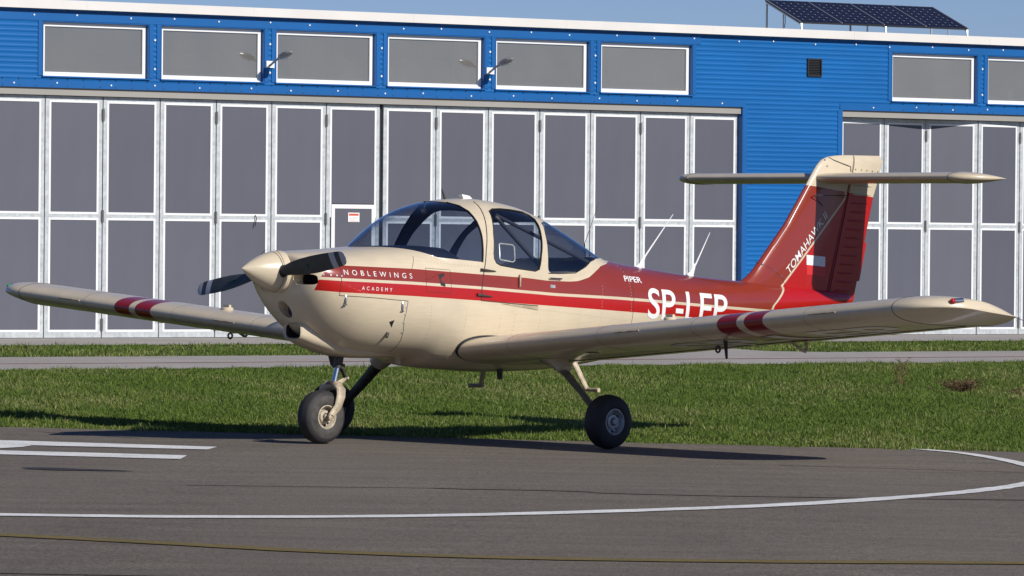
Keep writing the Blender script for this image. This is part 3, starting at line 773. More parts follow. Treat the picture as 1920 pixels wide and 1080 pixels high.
# paint
s_ = body.split(f_diag(body.V)); body.M[s_] = 9                         # 9 = tail end
s_ = body.split(f_diag(body.V) + .028); body.M[s_ & (body.M == 0)] = 8   # the cream diagonal
s_ = body.split(f_front(body.V)); body.M[s_ & (body.M == 0)] = 1
s_ = body.split(f_U(body.V)); body.M[~s_ & (body.M == 1)] = 0
s_ = body.split(f_E1(body.V)); body.M[s_ & (body.M == 1)] = 2
s_ = body.split(f_E2(body.V)); body.M[s_ & (body.M == 1)] = 0
s_ = body.split(f_E3(body.V)); body.M[~s_ & (body.M == 1)] = 0
body.M = np.array([0, 2, 1, 0, 0, 0, 0, 0, 0, 2])[body.M]
# openings
def f_can(V):  return np.abs(V[:, 1]) - np.where(V[:, 2] > CAN_BASE, can_l(V[:, 0], np.maximum(V[:, 2], CAN_BASE)), 0) + .004 - np.where((V[:, 2] <= CAN_BASE) | (V[:, 0] < .10) | (V[:, 0] > 2.98), -1, 0)
cutv = f_can(body.V)
s_ = body.split(cutv); body = body.sub(s_)
INL = (0.275, 1.246, .098, .040)
def f_inlet(V):
    q = ((np.abs(V[:, 1]) - INL[0]) / INL[2])**4 + ((V[:, 2] - INL[1]) / INL[3])**4
    return np.where(V[:, 0] < -.33, q - 1, 1)
s_ = body.split(f_inlet(body.V)); body = body.sub(s_)
LAMP = (0.0, 1.018, .064)
def f_lamp(V): return np.where((V[:, 0] < 0), np.hypot(V[:, 1] - LAMP[0], V[:, 2] - LAMP[1]) - LAMP[2], 1)
s_ = body.split(f_lamp(body.V)); body = body.sub(s_)
fus = shell('fuselage', body, [CREAM, BRICK, RED])

# inlet ducts, landing lamp
for sg in (1, -1):
    rings = []
    for a_, k in ((-.47, 1.0), (-.43, .97), (-.40, .96), (-.22, .9)):
        t = np.linspace(0, 2 * np.pi, 41)[:-1]
        rings.append(np.stack([np.maximum(np.full(40, a_), a_), sg * (INL[0] + INL[2] * k * np.sign(np.cos(t)) * np.abs(np.cos(t))**.5), INL[1] + INL[3] * k * np.sign(np.sin(t)) * np.abs(np.sin(t))**.5], 1))
    # front ring follows the cowl skin
    def skin_a(l, h):
        aa = np.linspace(-.485, -.2, 300); w = np.array([body_l(aa, np.full(300, hh)) >= abs(ll) for ll, hh in zip(l, h)])
        return aa[np.argmax(w, 1)]
    rings[0][:, 0] = skin_a(rings[0][:, 1], rings[0][:, 2]) + .002
    rings[1][:, 0] = np.maximum(rings[0][:, 0] + .02, -.42)
    rings[2][:, 0] = rings[1][:, 0] + .03
    V = np.concatenate(rings); F = [(i * 40 + j, i * 40 + (j + 1) % 40, (i + 1) * 40 + (j + 1) % 40, (i + 1) * 40 + j) for i in range(3) for j in range(40)]
    F.append(tuple(120 + j for j in range(40)))
    fm = [0] * 40 + [0] * 40 + [1] * 41
    build('cooling_inlet', V, F, [CREAM, BLACK], fus, fm=fm, ac=True)
t = np.linspace(0, 2 * np.pi, 41)[:-1]
ly, lz = LAMP[0] + LAMP[2] * np.cos(t), LAMP[1] + LAMP[2] * np.sin(t)
aa = np.linspace(-.485, .1, 600); wa = []
for l_, h_ in zip(ly, lz):
    w = body_l(aa, np.full(600, h_)); ok = (w >= abs(l_)) & (h_ > body_par(aa)[1]); wa.append(aa[np.argmax(ok)])
r0 = np.stack([np.array(wa), ly, lz], 1)
r1 = np.stack([np.full(40, -.315), LAMP[0] + .06 * np.cos(t), LAMP[1] + .06 * np.sin(t)], 1)
build('lamp_well', np.concatenate([r0, r1]), [(j, (j + 1) % 40, 40 + (j + 1) % 40, 40 + j) for j in range(40)] , CREAM, fus, ac=True)
lamp = MB().lathe([(.0595, -.312), (.0595, -.326), (.052, -.330), (.050, -.322)], 36, (0, 0, LAMP[1]), 'x').build('landing_lamp', STEEL, fus, smooth=True, ac=True)
MB().lathe([(.051, -.321), (.035, -.325), (.012, -.327), (.0005, -.3275)], 30, (0, 0, LAMP[1]), 'x').build('lens', DARKGLASS, fus, smooth=True, ac=True)

# chin air scoop under the cowl
def scoop_ring(a, hb, ht, w, n=40, e=3.2):
    t = np.linspace(0, 2 * np.pi, n + 1)[:-1]
    return np.stack([np.full(n, a), w * np.sign(np.cos(t)) * np.abs(np.cos(t))**(2 / e), (hb + ht) / 2 + (ht - hb) / 2 * np.sign(np.sin(t)) * np.abs(np.sin(t))**(2 / e)], 1)
ST = [(-.335, .792, .918, .098), (-.322, .784, .927, .110), (-.29, .772, .935, .118), (-.22, .742, .94, .140), (-.05, .690, .90, .168), (.10, .662, .86, .20), (.25, .648, .84, .225), (.45, .646, .80, .24), (.62, .650, .78, .235), (.69, .660, .76, .225), (.695, .69, .74, .18)]
sc = np.stack([scoop_ring(*r) for r in ST])
inner = np.stack([scoop_ring(-.335, .792, .918, .098), scoop_ring(-.320, .803, .907, .085), scoop_ring(-.18, .803, .907, .085)])
S1 = grid_surf(sc)
if (S1.N * (S1.V - np.array([0, 0, .8])) * [0, 1, 1]).sum() < 0: S1 = S1.flipped()
scoop = shell('air_scoop', S1, [CREAM], fus)
S2 = grid_surf(inner)
V, F = S2.V, [tuple(x) for x in S2.T]
build('scoop_throat', V, F + [tuple(80 + j for j in range(40))], [CREAM, BLACK], fus, fm=[0] * 80 + [1] * (len(F) - 80 + 1), ac=True)

# --- spinner and propeller
AX0 = np.array([-.838, 0, 1.325]); AX1 = np.array([-.478, 0, 1.300]); axd = (AX1 - AX0) / np.linalg.norm(AX1 - AX0); axl = np.linalg.norm(AX1 - AX0)
upv = np.cross(axd, [0, 1, 0]); upv = upv / np.linalg.norm(upv); upv = upv if upv[2] > 0 else -upv
tt = np.linspace(0, 1, 30)**1.4
rr = .160 * (1 - (1 - tt)**1.62)**.93
t = np.linspace(0, 2 * np.pi, 65)[:-1]
rows = [AX0 + axd * axl * x + r * (np.cos(t)[:, None] * np.array([0, 1., 0]) + np.sin(t)[:, None] * upv) for x, r in zip(tt, np.maximum(rr, .0004))]
rows += [AX1 + axd * .006 + r * (np.cos(t)[:, None] * np.array([0, 1., 0]) + np.sin(t)[:, None] * upv) for r in (.160, .05)]
S1 = grid_surf(np.stack(rows))
if (S1.N * (S1.V - AX0)).sum() < 0: S1 = S1.flipped()
spinner = shell('spinner', S1, [CREAM])
spinner.data.set_sharp_from_angle(angle=R(50))
MB().lathe([(.1655, -.004), (.1655, .002)], 64, (-.553, 0, 1.3055), 'x').build('seam', SEAM, spinner, smooth=True, ac=True)
BL_TH = math.atan2(.256, 1.669)
HUB = AX0 + axd * (axl * .80) + np.array([0, 0, -.020])
def blade(sign):
    rs = np.array([.10, .15, .20, .28, .38, .50, .62, .72, .80, .825, .840, .847])
    ch = np.array([.070, .078, .098, .122, .136, .138, .132, .122, .110, .096, .070, .028])
    be = np.radians(np.interp(rs, [.1, .3, .5, .86], [58, 40, 28, 18]))
    tk = np.array([.055, .045, .032, .024, .019, .015, .012, .010, .008, .007, .006, .004])
    e_r = np.array([0, math.cos(BL_TH), math.sin(BL_TH)]) * sign
    e_t = np.array([0, -math.sin(BL_TH), math.cos(BL_TH)]) * sign            # towards the leading edge
    e_f = -axd
    x = (1 - np.cos(np.linspace(0, np.pi, 15))) / 2
    out = []
    for r, c, b, k in zip(rs, ch, be, tk):
        d = e_t * math.cos(b) + e_f * math.sin(b); nrm = e_f * math.cos(b) - e_t * math.sin(b)
        y = np.sqrt(np.clip(1 - (2 * x - 1)**2, 0, 1))
        up = [HUB + e_r * r + d * c * (.5 - xx) + nrm * k * .75 * yy for xx, yy in zip(x, y)]
        lo = [HUB + e_r * r + d * c * (.5 - xx) - nrm * k * .25 * yy for xx, yy in zip(x, y)][::-1]
        out.append(np.array(up + lo[1:-1]))
    out.append(np.tile(out[-1].mean(0), (len(out[-1]), 1)) + e_r * .002)
    S = grid_surf(np.stack(out))
    if (S.N * np.cross(S.V * 0 + e_r, np.cross(S.V - HUB, S.V * 0 + e_r))).sum() < 0: S = S.flipped()
    rad = lambda V: (V - HUB) @ e_r
    for r0, m_ in ((.685, 1), (.742, 0), (.792, 1)):
        s_ = S.split(rad(S.V) - r0); S.M[s_] = m_
    o = shell('propeller_blade', S, [PROP, PROPW])
    # maker's oval decal on the front face
    b = math.radians(35); r = .42
    d = e_t * math.cos(b) + e_f * math.sin(b); nrm = e_f * math.cos(b) - e_t * math.sin(b)
    m_ = MB()
    c = HUB + e_r * r + nrm * .0185
    for (u0, v0, ru, rv) in ((0, 0, .026, .007), (0, .010, .018, .006), (0, -.009, .016, .005)):
        ring = [c + e_r * (u0 + ru * math.cos(q)) + d * (v0 + rv * math.sin(q)) for q in np.linspace(0, 2 * np.pi, 17)[:-1]]
        m_.add(ring + [p - nrm * .004 for p in ring], [tuple(range(16)), *[(i, (i + 1) % 16, 16 + (i + 1) % 16, 16 + i) for i in range(16)]])
    m_.build('decal', GREENLOGO, o, ac=True)
    return o
blade(1); blade(-1)
for sg in (1, -1):      # dark cut-outs of the spinner round the blade roots
    e_r = np.array([0, math.cos(BL_TH), math.sin(BL_TH)]) * sg
    p0 = HUB + e_r * .118; p1 = HUB + e_r * .1515
    MB().tube([p0, p1], [.050, .046], 24, flat=((1, 0, 0), .8)).build('blade_cutout', BLACK, spinner, smooth=True, ac=True)

# --- canopy: windscreen, roof frame, side and rear windows
sa = np.concatenate([np.linspace(.09, .4, 34), np.linspace(.4, 3.0, 120)[1:]])
tc_ = np.linspace(-.0, np.pi, 91)
P = np.stack([can_point(np.full(len(tc_), a), tc_) for a in sa])
can = grid_surf(P, closed_v=False)
if (can.N * (can.V - np.array([0, 0, 1.2])) * [0, 1, 1]).sum() < 0: can = can.flipped()
inb = np.abs(can.V[:, 1]) - body_l(can.V[:, 0], can.V[:, 2])
inb = np.where(can.V[:, 2] > body_par(can.V[:, 0])[0], np.maximum(inb, can.V[:, 2] - body_par(can.V[:, 0])[0]), inb)
s_ = can.split(inb + .006); can = can.sub(s_)
BOW_H = [1.20, 1.381, 1.470, 1.593, 1.695, 1.772, 1.815, 1.840, 1.852, 1.90]
BOW_A = [1.115, 1.130, 1.152, 1.181, 1.195, 1.190, 1.165, 1.115, 1.03, 0.98]
DOORWIN = [(1.380, 1.745), (1.394, 1.774), (1.445, 1.791), (1.55, 1.794), (1.676, 1.787), (1.800, 1.772), (1.852, 1.748), (1.872, 1.715), (1.858, 1.670), (1.825, 1.600), (1.785, 1.500), (1.755, 1.433), (1.735, 1.375), (1.715, 1.330), (1.673, 1.316), (1.480, 1.336), (1.305, 1.360), (1.268, 1.378), (1.252, 1.410), (1.255, 1.451), (1.304, 1.600), (1.355, 1.700)]
REARWIN = [(1.928, 1.690), (2.05, 1.706), (2.25, 1.714), (2.5, 1.75), (3.2, 1.75), (3.2, 1.416), (2.9, 1.416), (2.60, 1.418), (2.45, 1.412), (2.37, 1.395), (2.276, 1.352), (2.205, 1.322), (2.133, 1.308), (1.944, 1.302), (1.84, 1.303), (1.815, 1.318), (1.815, 1.36), (1.838, 1.474), (1.875, 1.598)]
can.M[:] = 0
s_ = can.split(np.interp(can.V[:, 2], BOW_H, BOW_A) - can.V[:, 0]); can.M[s_] = 1
sill_h = lambda V: V[:, 2] - np.interp(V[:, 0], [.40, .50, .60, 1.13, 1.3], [1.2, 1.42, 1.427, 1.383, 1.37])
s_ = can.split(sill_h(can.V)); can.M[~s_ & (can.M == 1)] = 0
s_ = can.split(poly_sd(can.V[:, 0], can.V[:, 2], DOORWIN)); can.M[s_ & (can.M == 0)] = 2
s_ = can.split(poly_sd(can.V[:, 0], can.V[:, 2], REARWIN)); can.M[s_ & (can.M == 0)] = 3
can0 = Surf(can.V.copy(), can.N.copy(), can.T.copy(), can.M.copy())
def piece(k): q = can0.sub(can0.M == k); q.M[:] = 0; return q
fr = piece(0)
s_ = fr.split(f_U(fr.V)); fr.M[s_] = 1
s_ = fr.split(f_E1(fr.V)); fr.M[~s_] = 0
canopy = shell('canopy_frame', fr, [CREAM, BRICK])
lin = piece(0).offset(-.016).flipped(); shell('cabin_liner', lin, [TRIM], canopy)
shell('windscreen', piece(1).offset(-.003), [TINT], canopy)
dw = piece(2)
left = dw.V[dw.T].mean(1)[:, 1] > 0
shell('side_window', dw.sub(left).offset(-.004), [TINT], canopy)
shell('side_window', dw.sub(~left).offset(-.004), [TINT], canopy)
shell('rear_window', piece(3).offset(-.004), [TINT], canopy)
def can_pt(a, h, sg=1, off=0.0):
    l = float(can_l(np.array([a]), np.array([h]))[0]); e = .01
    n = np.array([-(float(can_l(np.array([a + e]), np.array([h]))[0]) - l) / e, 1, -(float(can_l(np.array([a]), np.array([h + e]))[0]) - l) / e]); n /= np.linalg.norm(n)
    p = np.array([a, l, h]) + n * off; p[1] *= sg
    return p
def body_pt(a, h, sg=1, off=0.0):
    l = float(body_l(np.array([a]), np.array([h]))[0]); e = .01
    n = np.array([-(float(body_l(np.array([a + e]), np.array([h]))[0]) - l) / e, 1, -(float(body_l(np.array([a]), np.array([h + e]))[0]) - l) / e]); n /= np.linalg.norm(n)
    p = np.array([a, l, h]) + n * off; p[1] *= sg
    return p
def side_pt(a, h, sg=1, off=0.0):
    """outermost of canopy and fuselage"""
    p = body_pt(a, h, sg, off)
    if h > CAN_BASE + .005 and .2 < a < 2.95:
        q = can_pt(a, h, sg, off)
        if abs(q[1]) > abs(p[1]) or h > 1.42: return q
    return p
def resample(pts, step=.03):
    pts = [np.array(p, float) for p in pts]; out = [pts[0]]
    for p, q in zip(pts, pts[1:]):
        n = max(1, int(np.linalg.norm(q - p) / step))
        out += [p + (q - p) * (i / n) for i in range(1, n + 1)]
    return out
# rubber seals round the door window and the windscreen, door gap
for sg in (1, -1):
    pl = resample(DOORWIN + [DOORWIN[0]])
    MB().tube([can_pt(a, h, sg, .0) for a, h in pl], .0055, 6, cap=False).build('window_seal', BLACK, canopy, smooth=True, ac=True)
    pl = resample([(a, h) for a, h in zip(BOW_A, BOW_H) if 1.375 <= h <= 1.846])
    MB().tube([can_pt(a, h, sg, .0) for a, h in pl], .005, 6).build('window_seal', BLACK, canopy, smooth=True, ac=True)
    pl = resample([(1.36, 1.845), (1.31, 1.757), (1.25, 1.634), (1.182, 1.471), (1.147, 1.349), (1.12, 1.25), (1.103, 1.20), (1.093, 1.09)])
    MB().tube([side_pt(a, h, sg, .0005) for a, h in pl], .0042, 6).build('door_gap', SEAM, canopy, smooth=True, ac=True)
    pl = resample([(1.813, 1.30), (1.944, 1.298), (2.133, 1.303), (2.276, 1.350), (2.37, 1.393), (2.45, 1.409)])
    MB().tube([can_pt(a, h, sg, .0) for a, h in pl], .004, 6).build('window_seal', BLACK, canopy, smooth=True, ac=True)

# --- small pieces on the fuselage side
def strip(name, pl, r, m, sg=1, parent=None, step=.03): 
    return MB().tube([side_pt(a, h, sg, .0004) for a, h in resample(pl, step)], r, 6).build(name, m, parent or fus, smooth=True, ac=True)
for sg in (1, -1):
    strip('panel_gap', [(-.235, 1.36), (-.24, 1.26), (-.248, 1.13)], .0025, SEAM, sg)
    strip('panel_gap', [(-.248, 1.128), (.043, 1.112), (.219, 1.098), (.371, 1.087)], .0025, SEAM, sg)
    strip('panel_gap', [(.371, 1.087), (.355, .94), (.405, .78), (.415, .70)], .0022, SEAM, sg)
    strip('panel_gap', [(.43, 1.33), (.50, 1.42), (.53, 1.46)], .002, SEAM, sg)
    strip('panel_gap', [(2.80, 1.41), (2.86, 1.30), (2.84, 1.12), (2.82, .90)], .0020, SEAM, sg)
    strip('door_gap', [(1.093, 1.09), (1.40, 1.068), (1.688, 1.049)], .0035, SEAM, sg)
    # over-centre latches of the cowl
    for a, h in ((-.192, 1.095), (.318, 1.045)):
        p = body_pt(a, h, sg, .004)
        m_ = MB(); m_.tube([p + [0, 0, .035], p + [0, sg * .006, .01], p + [0, 0, -.035]], [.006, .008, .006], 8); m_.tube([p + [-.014, 0, -.034], p + [.014, 0, -.034]], .005, 6); m_.tube([p + [-.012, 0, .03], p + [.012, 0, .03]], .004, 6)
        m_.build('cowl_latch', STEEL, fus, smooth=True, ac=True)
    for a, h in ((.358, 1.040), (.357, .985), (.357, .925), (.375, .850), (-.375, 1.283), (-.325, 1.280), (-.278, 1.277), (-.238, 1.273)):
        p = body_pt(a, h, sg, .0); q = body_pt(a, h, sg, .004)
        MB().tube([p, q], [.0085, .0065], 10).build('screw', ALLOY, fus, smooth=True, ac=True)
    # flush cabin air inlet: wedge-shaped dark slot with a small plate
    m_ = MB(); c = [side_pt(a, h, sg, .0018) for a, h in ((.545, 1.243), (.735, 1.292), (.735, 1.197))]
    q_ = [side_pt(a, h, sg, .0018) for a, h in ((.675, 1.283), (.735, 1.296), (.735, 1.195), (.690, 1.205))]
    m_.add(q_, [(0, 1, 2, 3)]); m_.build('air_inlet_slot', BLACK, fus, ac=True)
    strip('air_inlet_lip', [(.545, 1.252), (.60, 1.258), (.675, 1.288), (.737, 1.300)], .004, BRICK, sg)
    strip('panel_gap', [(.56, 1.335), (.80, 1.322), (.79, 1.145), (.545, 1.160), (.56, 1.335)], .0016, SEAM, sg)
    # cowl drain vents low on the side
    q_ = [side_pt(a, h, sg, .002) for a, h in ((.225, .93), (.268, .945), (.262, .888))]
    m_ = MB(); m_.add(q_, [(0, 1, 2)]); m_.build('drain_vent', BLACK, fus, ac=True)
    p = body_pt(.25, .845, sg, .003); MB().tube([p, p + np.array([-.02, sg * .012, -.03])], [.014, .010], 10).build('drain_pipe', DARKMETAL, fus, smooth=True, ac=True)
    # door furniture
    p = side_pt(1.497, 1.285, sg, .014); q = side_pt(1.485, 1.195, sg, .018)
    MB().tube([side_pt(1.497, 1.283, sg, 0), p, q], [.008, .008, .006], 8).build('door_handle', GEARCREAM, fus, smooth=True, ac=True)
    for (a0, h0, a1, h1) in ((1.10, 1.325, 1.25, 1.313), (1.045, 1.135, 1.20, 1.120)):
        p = side_pt(a0, h0, sg, .010); q = side_pt(a1, h1, sg, .006)
        MB().tube([p, (p + q) / 2 + [0, sg * .004, 0], q], [.011, .008, .004], 8).build('door_hinge', DARKMETAL, fus, smooth=True, ac=True)
    p = side_pt(1.815, 1.262, sg, .012); q = side_pt(1.95, 1.257, sg, .012)
    MB().tube([p, q], .0085, 8, flat=((0, 0, 1), .8)).build('grab_handle', STEEL, fus, smooth=True, ac=True)
    q_ = [side_pt(a, h, sg, .002) for a, h in ((1.83, 1.212), (1.885, 1.209), (1.885, 1.185), (1.83, 1.188))]
    m_ = MB(); m_.add(q_, [(0, 1, 2, 3)]); m_.build('data_plate', ALLOY, fus, ac=True)
    # wedge of the door step plate
    q_ = [side_pt(a, h, sg, .006) for a, h in ((1.30, 1.067), (1.688, 1.046), (1.688, 1.016))]
    b_ = [side_pt(a, h, sg, -.004) for a, h in ((1.30, 1.067), (1.688, 1.046), (1.688, 1.016))]
    m_ = MB(); m_.add(q_ + b_, [(0, 1, 2), (3, 5, 4), (0, 3, 4, 1), (1, 4, 5, 2), (2, 5, 3, 0)]); m_.build('door_sill_wedge', GEARCREAM, fus, ac=True)
# rivet lines: tiny domes, one part
m_ = MB()
for sg in (1, -1):
    for a0, h0, a1, h1, n in ((.60, 1.05, .62, .68, 16), (.95, 1.03, .93, .62, 16), (1.30, .98, 1.28, .75, 9), (1.45, .98, 1.43, .78, 8), (1.72, .96, 1.70, .80, 8), (.42, 1.40, 1.08, 1.345, 22), (1.72, 1.02, 2.75, .93, 36), (2.45, 1.2, 2.42, .9, 14), (2.82, 1.38, 2.80, .9, 22), (.66, .70, 1.0, .66, 12)):
        for i in range(n):
            f = i / (n - 1); p = side_pt(a0 + (a1 - a0) * f, h0 + (h1 - h0) * f, sg, 0); q = side_pt(a0 + (a1 - a0) * f, h0 + (h1 - h0) * f, sg, .0016)
            m_.tube([p, q], [.0042, .0025], 5)
tag(m_.build('rivets', mat('dull_rivet', (.40, .33, .22), .6), fus, ac=True), kind='stuff')

# lettering laid on the skin
def side_text(name, s, a0, h0, a1, h1, size, m, parent, surf, sg=1, fit=True, off=.0025, **kw):
    V, F = text_tris(s, size, **kw)
    L_ = math.hypot(a1 - a0, h1 - h0); ca, sa_ = (a1 - a0) / L_, (h1 - h0) / L_
    if fit: V[:, 0] *= L_ / V[:, 0].max()
    if sg < 0: x = V[:, 0].max() - V[:, 0]
    else: x = V[:, 0]
    A = a0 + x * ca - V[:, 1] * sa_; H = h0 + x * sa_ + V[:, 1] * ca
    Q = [surf(a, h, sg, off) for a, h in zip(A, H)]
    # every character is a part of its own
    par_ = list(range(len(Q)))
    def root(i):
        while par_[i] != i: par_[i] = par_[par_[i]]; i = par_[i]
        return i
    for f in F:
        for j in f[1:]: par_[root(f[0])] = root(j)
    groups = {}
    for f in F: groups.setdefault(root(f[0]), []).append(f)
    for fs in groups.values():
        ids = sorted({i for f in fs for i in f}); mp = {i: k for k, i in enumerate(ids)}
        build(name, [Q[i] for i in ids], [tuple(mp[i] for i in f) for f in fs], m, parent, smooth=False, ac=True)
for sg in (1, -1):
    side_text('painted_letter', 'NOBLEWINGS', -.215, 1.283, .416, 1.256, .038, WHITE, fus, side_pt, sg, spacing=1.9, bold=-.004)
    side_text('painted_letter', 'ACADEMY', -.065, 1.171, .217, 1.157, .027, WHITE, fus, side_pt, sg, spacing=1.9, bold=.0)
    side_text('painted_letter', 'PIPER', 2.760, 1.238, 2.992, 1.224, .044, WHITE, fus, side_pt, sg, shear=.12, bold=.010)
    side_text('registration_letter', 'SP-LEP', 3.02, .952, 4.09, .892, .232, WHITE, fus, side_pt, sg, bold=.010, fine=.03)

# --- fin and rudder
LE_H = [1.06, 1.20, 1.242, 1.275, 1.320, 1.378, 1.707, 2.026, 2.150, 2.205, 2.245, 2.268, 2.280, 2.286]
LE_A = [4.40, 4.46, 4.535, 4.595, 4.655, 4.715, 5.035, 5.287, 5.380, 5.428, 5.480, 5.545, 5.640, 5.760]
HG_H = [1.06, 1.10, 2.046, 2.286]; HG_A = [5.519, 5.530, 5.790, 5.856]
TE_H = [1.06, 1.102, 1.931, 2.052, 2.190, 2.235, 2.262, 2.286]; TE_A = [5.871, 5.883, 6.109, 6.160, 6.205, 6.228, 6.205, 6.196]
def fin_half(a, h):
    le = np.interp(h, LE_H, LE_A); te = np.interp(h, TE_H, TE_A); c = te - le
    x = np.clip((a - le) / c, 0, 1); tk = np.where(h < 1.5, .10, .10)
    y = 5 * .095 * c * (.2969 * np.sqrt(x) - .126 * x - .3516 * x**2 + .2843 * x**3 - .1036 * x**4) + .003 * (x > .02)
    k = np.where(h > 2.16, np.sqrt(np.clip(1 - ((h - 2.16) / .128)**2, 0, 1)), 1.0)
    return np.minimum(y, .060) * k + .0005
hh = np.concatenate([np.linspace(1.06, 2.16, 60), 2.16 + .126 * np.sin(np.linspace(0, np.pi / 2, 16))[1:]])
def vert_loft(a_from, a_to, nose):
    rows = []
    for h in hh:
        a0, a1 = a_from(h), a_to(h)
        x = (1 - np.cos(np.linspace(0, np.pi / 2 if nose else np.pi, 40))) if nose else np.linspace(0, 1, 40)
        a = a0 + (a1 - a0) * (x / x[-1]); y = fin_half(a, np.full(40, h))
        rows.append(np.concatenate([np.stack([a, y, np.full(40, h)], 1), np.stack([a, -y, np.full(40, h)], 1)[::-1]]))
    rows.append(rows[-1] * [1, 0, 1] + [0, 0, .0005])
    S = grid_surf(np.stack(rows))
    nn = np.where(S.V[:, 1] > 0, 1, -1)
    if (S.N[:, 1] * nn).sum() < 0: S = S.flipped()
    # exact side normals avoid smoothing over the closed rear edge
    return S
Sf = vert_loft(lambda h: np.interp(h, LE_H, LE_A), lambda h: np.interp(h, HG_H, HG_A), True)
CREAM_EDGE_A = [5.0, 5.29, 5.78, 6.25]; CREAM_EDGE_H = [2.045, 2.030, 1.975, 1.925]
s_ = Sf.split(f_diag(Sf.V)); Sf.M[s_] = 2
s_ = Sf.split(f_diag(Sf.V) + .026); Sf.M[s_ & (Sf.M == 0)] = 3
s_ = Sf.split(Sf.V[:, 2] - np.interp(Sf.V[:, 0], CREAM_EDGE_A, CREAM_EDGE_H)); Sf.M[s_] = 3
Sf.M = np.array([1, 1, 2, 0])[Sf.M]
fin = shell('fin', Sf, [CREAM, BRICK, RED])
Sr = vert_loft(lambda h: np.interp(h, HG_H, HG_A) + .010, lambda h: np.interp(h, TE_H, TE_A), False)
s_ = Sr.split(Sr.V[:, 2] - np.interp(Sr.V[:, 0], CREAM_EDGE_A, CREAM_EDGE_H)); Sr.M[s_] = 1
rudder = shell('rudder', Sr, [RED, CREAM])
for ob in (fin, rudder): ob.data.set_sharp_from_angle(angle=R(40))
def fin_pt(a, h, sg=1, off=0.0): return np.array([a, sg * (float(fin_half(np.array([a]), np.array([h]))[0]) + off), h])
for sg in (1, -1):
    for i in range(13):
        h0 = 1.165 + i * .0725
        a0 = np.interp(h0, HG_H, HG_A) + .055; a1 = np.interp(h0, TE_H, TE_A) - .045
        pts = [(a0 + (a1 - a0) * f, h0 - .006 * f) for f in np.linspace(0, 1, 8)]
        w = [.001, .007, .0085, .0085, .0085, .008, .006, .001]
        MB().tube([fin_pt(a, h, sg, .0005) for a, h in pts], w, 8).build('stiffening_bead', CREAM if h0 > 1.95 else RED, rudder, smooth=True, ac=True)
    pts = [(np.interp(h, HG_H, HG_A) - .012, h) for h in np.linspace(1.10, 2.04, 30)]
    MB().tube([fin_pt(a, h, sg, .0) for a, h in pts], .006, 6).build('hinge_cover', DEEPRED, fin, smooth=True, ac=True)
    pts = [(5.555, 2.262), (5.60, 2.240), (5.70, 2.212), (5.795, 2.190), (5.795, 2.150)]
    MB().tube([fin_pt(a, h, sg, .0) for a, h in resample(pts)], .005, 6).build('horn_gap', BLACK, fin, smooth=True, ac=True)
    for i in range(5):
        a, h = 5.86 + i * .075, 2.168 - i * .004
        MB().tube([fin_pt(a, h, sg, 0), fin_pt(a, h, sg, .003)], .006, 6).build('screw', DARKMETAL, fin, ac=True)
    pts = [(4.70, 1.40), (4.85, 1.33), (4.95, 1.27), (4.99, 1.20)]
    MB().tube([fin_pt(a, h, sg, .0) for a, h in resample(pts)], .002, 6).build('panel_gap', SEAM, fin, smooth=True, ac=True)
    for a, h in ((4.745, 1.375), (4.86, 1.325), (4.94, 1.28), (5.50, 2.24), (5.51, 2.19)):
        MB().tube([fin_pt(a, h, sg, 0), fin_pt(a, h, sg, .003)], .008, 8).build('screw', STEEL, fin, ac=True)
    # V-shaped navigation aerial
    p = fin_pt(5.335, 1.935, sg, 0)
    MB().tube([p, p + [-.02, sg * .03, .012], p + [.20, sg * .21, .012]], .0035, 6).build('navigation_aerial', DARKMETAL, fin, smooth=True, ac=True)
    MB().tube([p + [-.02, sg * .03, .012], fin_pt(5.45, 1.86, sg, 0)], .003, 6).build('aerial_brace', DARKMETAL, fin, smooth=True, ac=True)
    # flag and type lettering
    for z0, z1, m_ in ((1.374, 1.456, WHITE), (1.294, 1.3735, mat('flag_red', (.62, .03, .03), .4))):
        n = 8; aa_ = np.linspace(5.245, 5.483, n); Vq = []
        for a in aa_:
            sk = -.016 * (a - 5.245) / .238
            Vq += [fin_pt(a, z0 + sk, sg, .0022), fin_pt(a, z1 + sk, sg, .0022)]
        build('flag_decal', Vq, [(2 * i, 2 * i + 2, 2 * i + 3, 2 * i + 1) for i in range(n - 1)], m_, fin, smooth=False, ac=True)
    if sg > 0: side_text('painted_letter', 'TOMAHAWK II', 5.040, 1.298, 5.515, 1.775, .062, WHITE, fin, fin_pt, sg, shear=.18, bold=.004)
    else: side_text('painted_letter', 'TOMAHAWK II', 5.040, 1.298, 5.515, 1.775, .068, WHITE, fin, fin_pt, sg, shear=-.18, bold=.035)
m_ = MB(); m_.box((5.91, -.004, 1.24), (5.958, .004, 1.56)); m_.V = [(v[0] + (v[2] - 1.27) * .27 + (.0 if v[2] > 1.4 else 0), v[1], v[2]) for v in m_.V]; m_.build('rudder_tab', RED, rudder, ac=True)

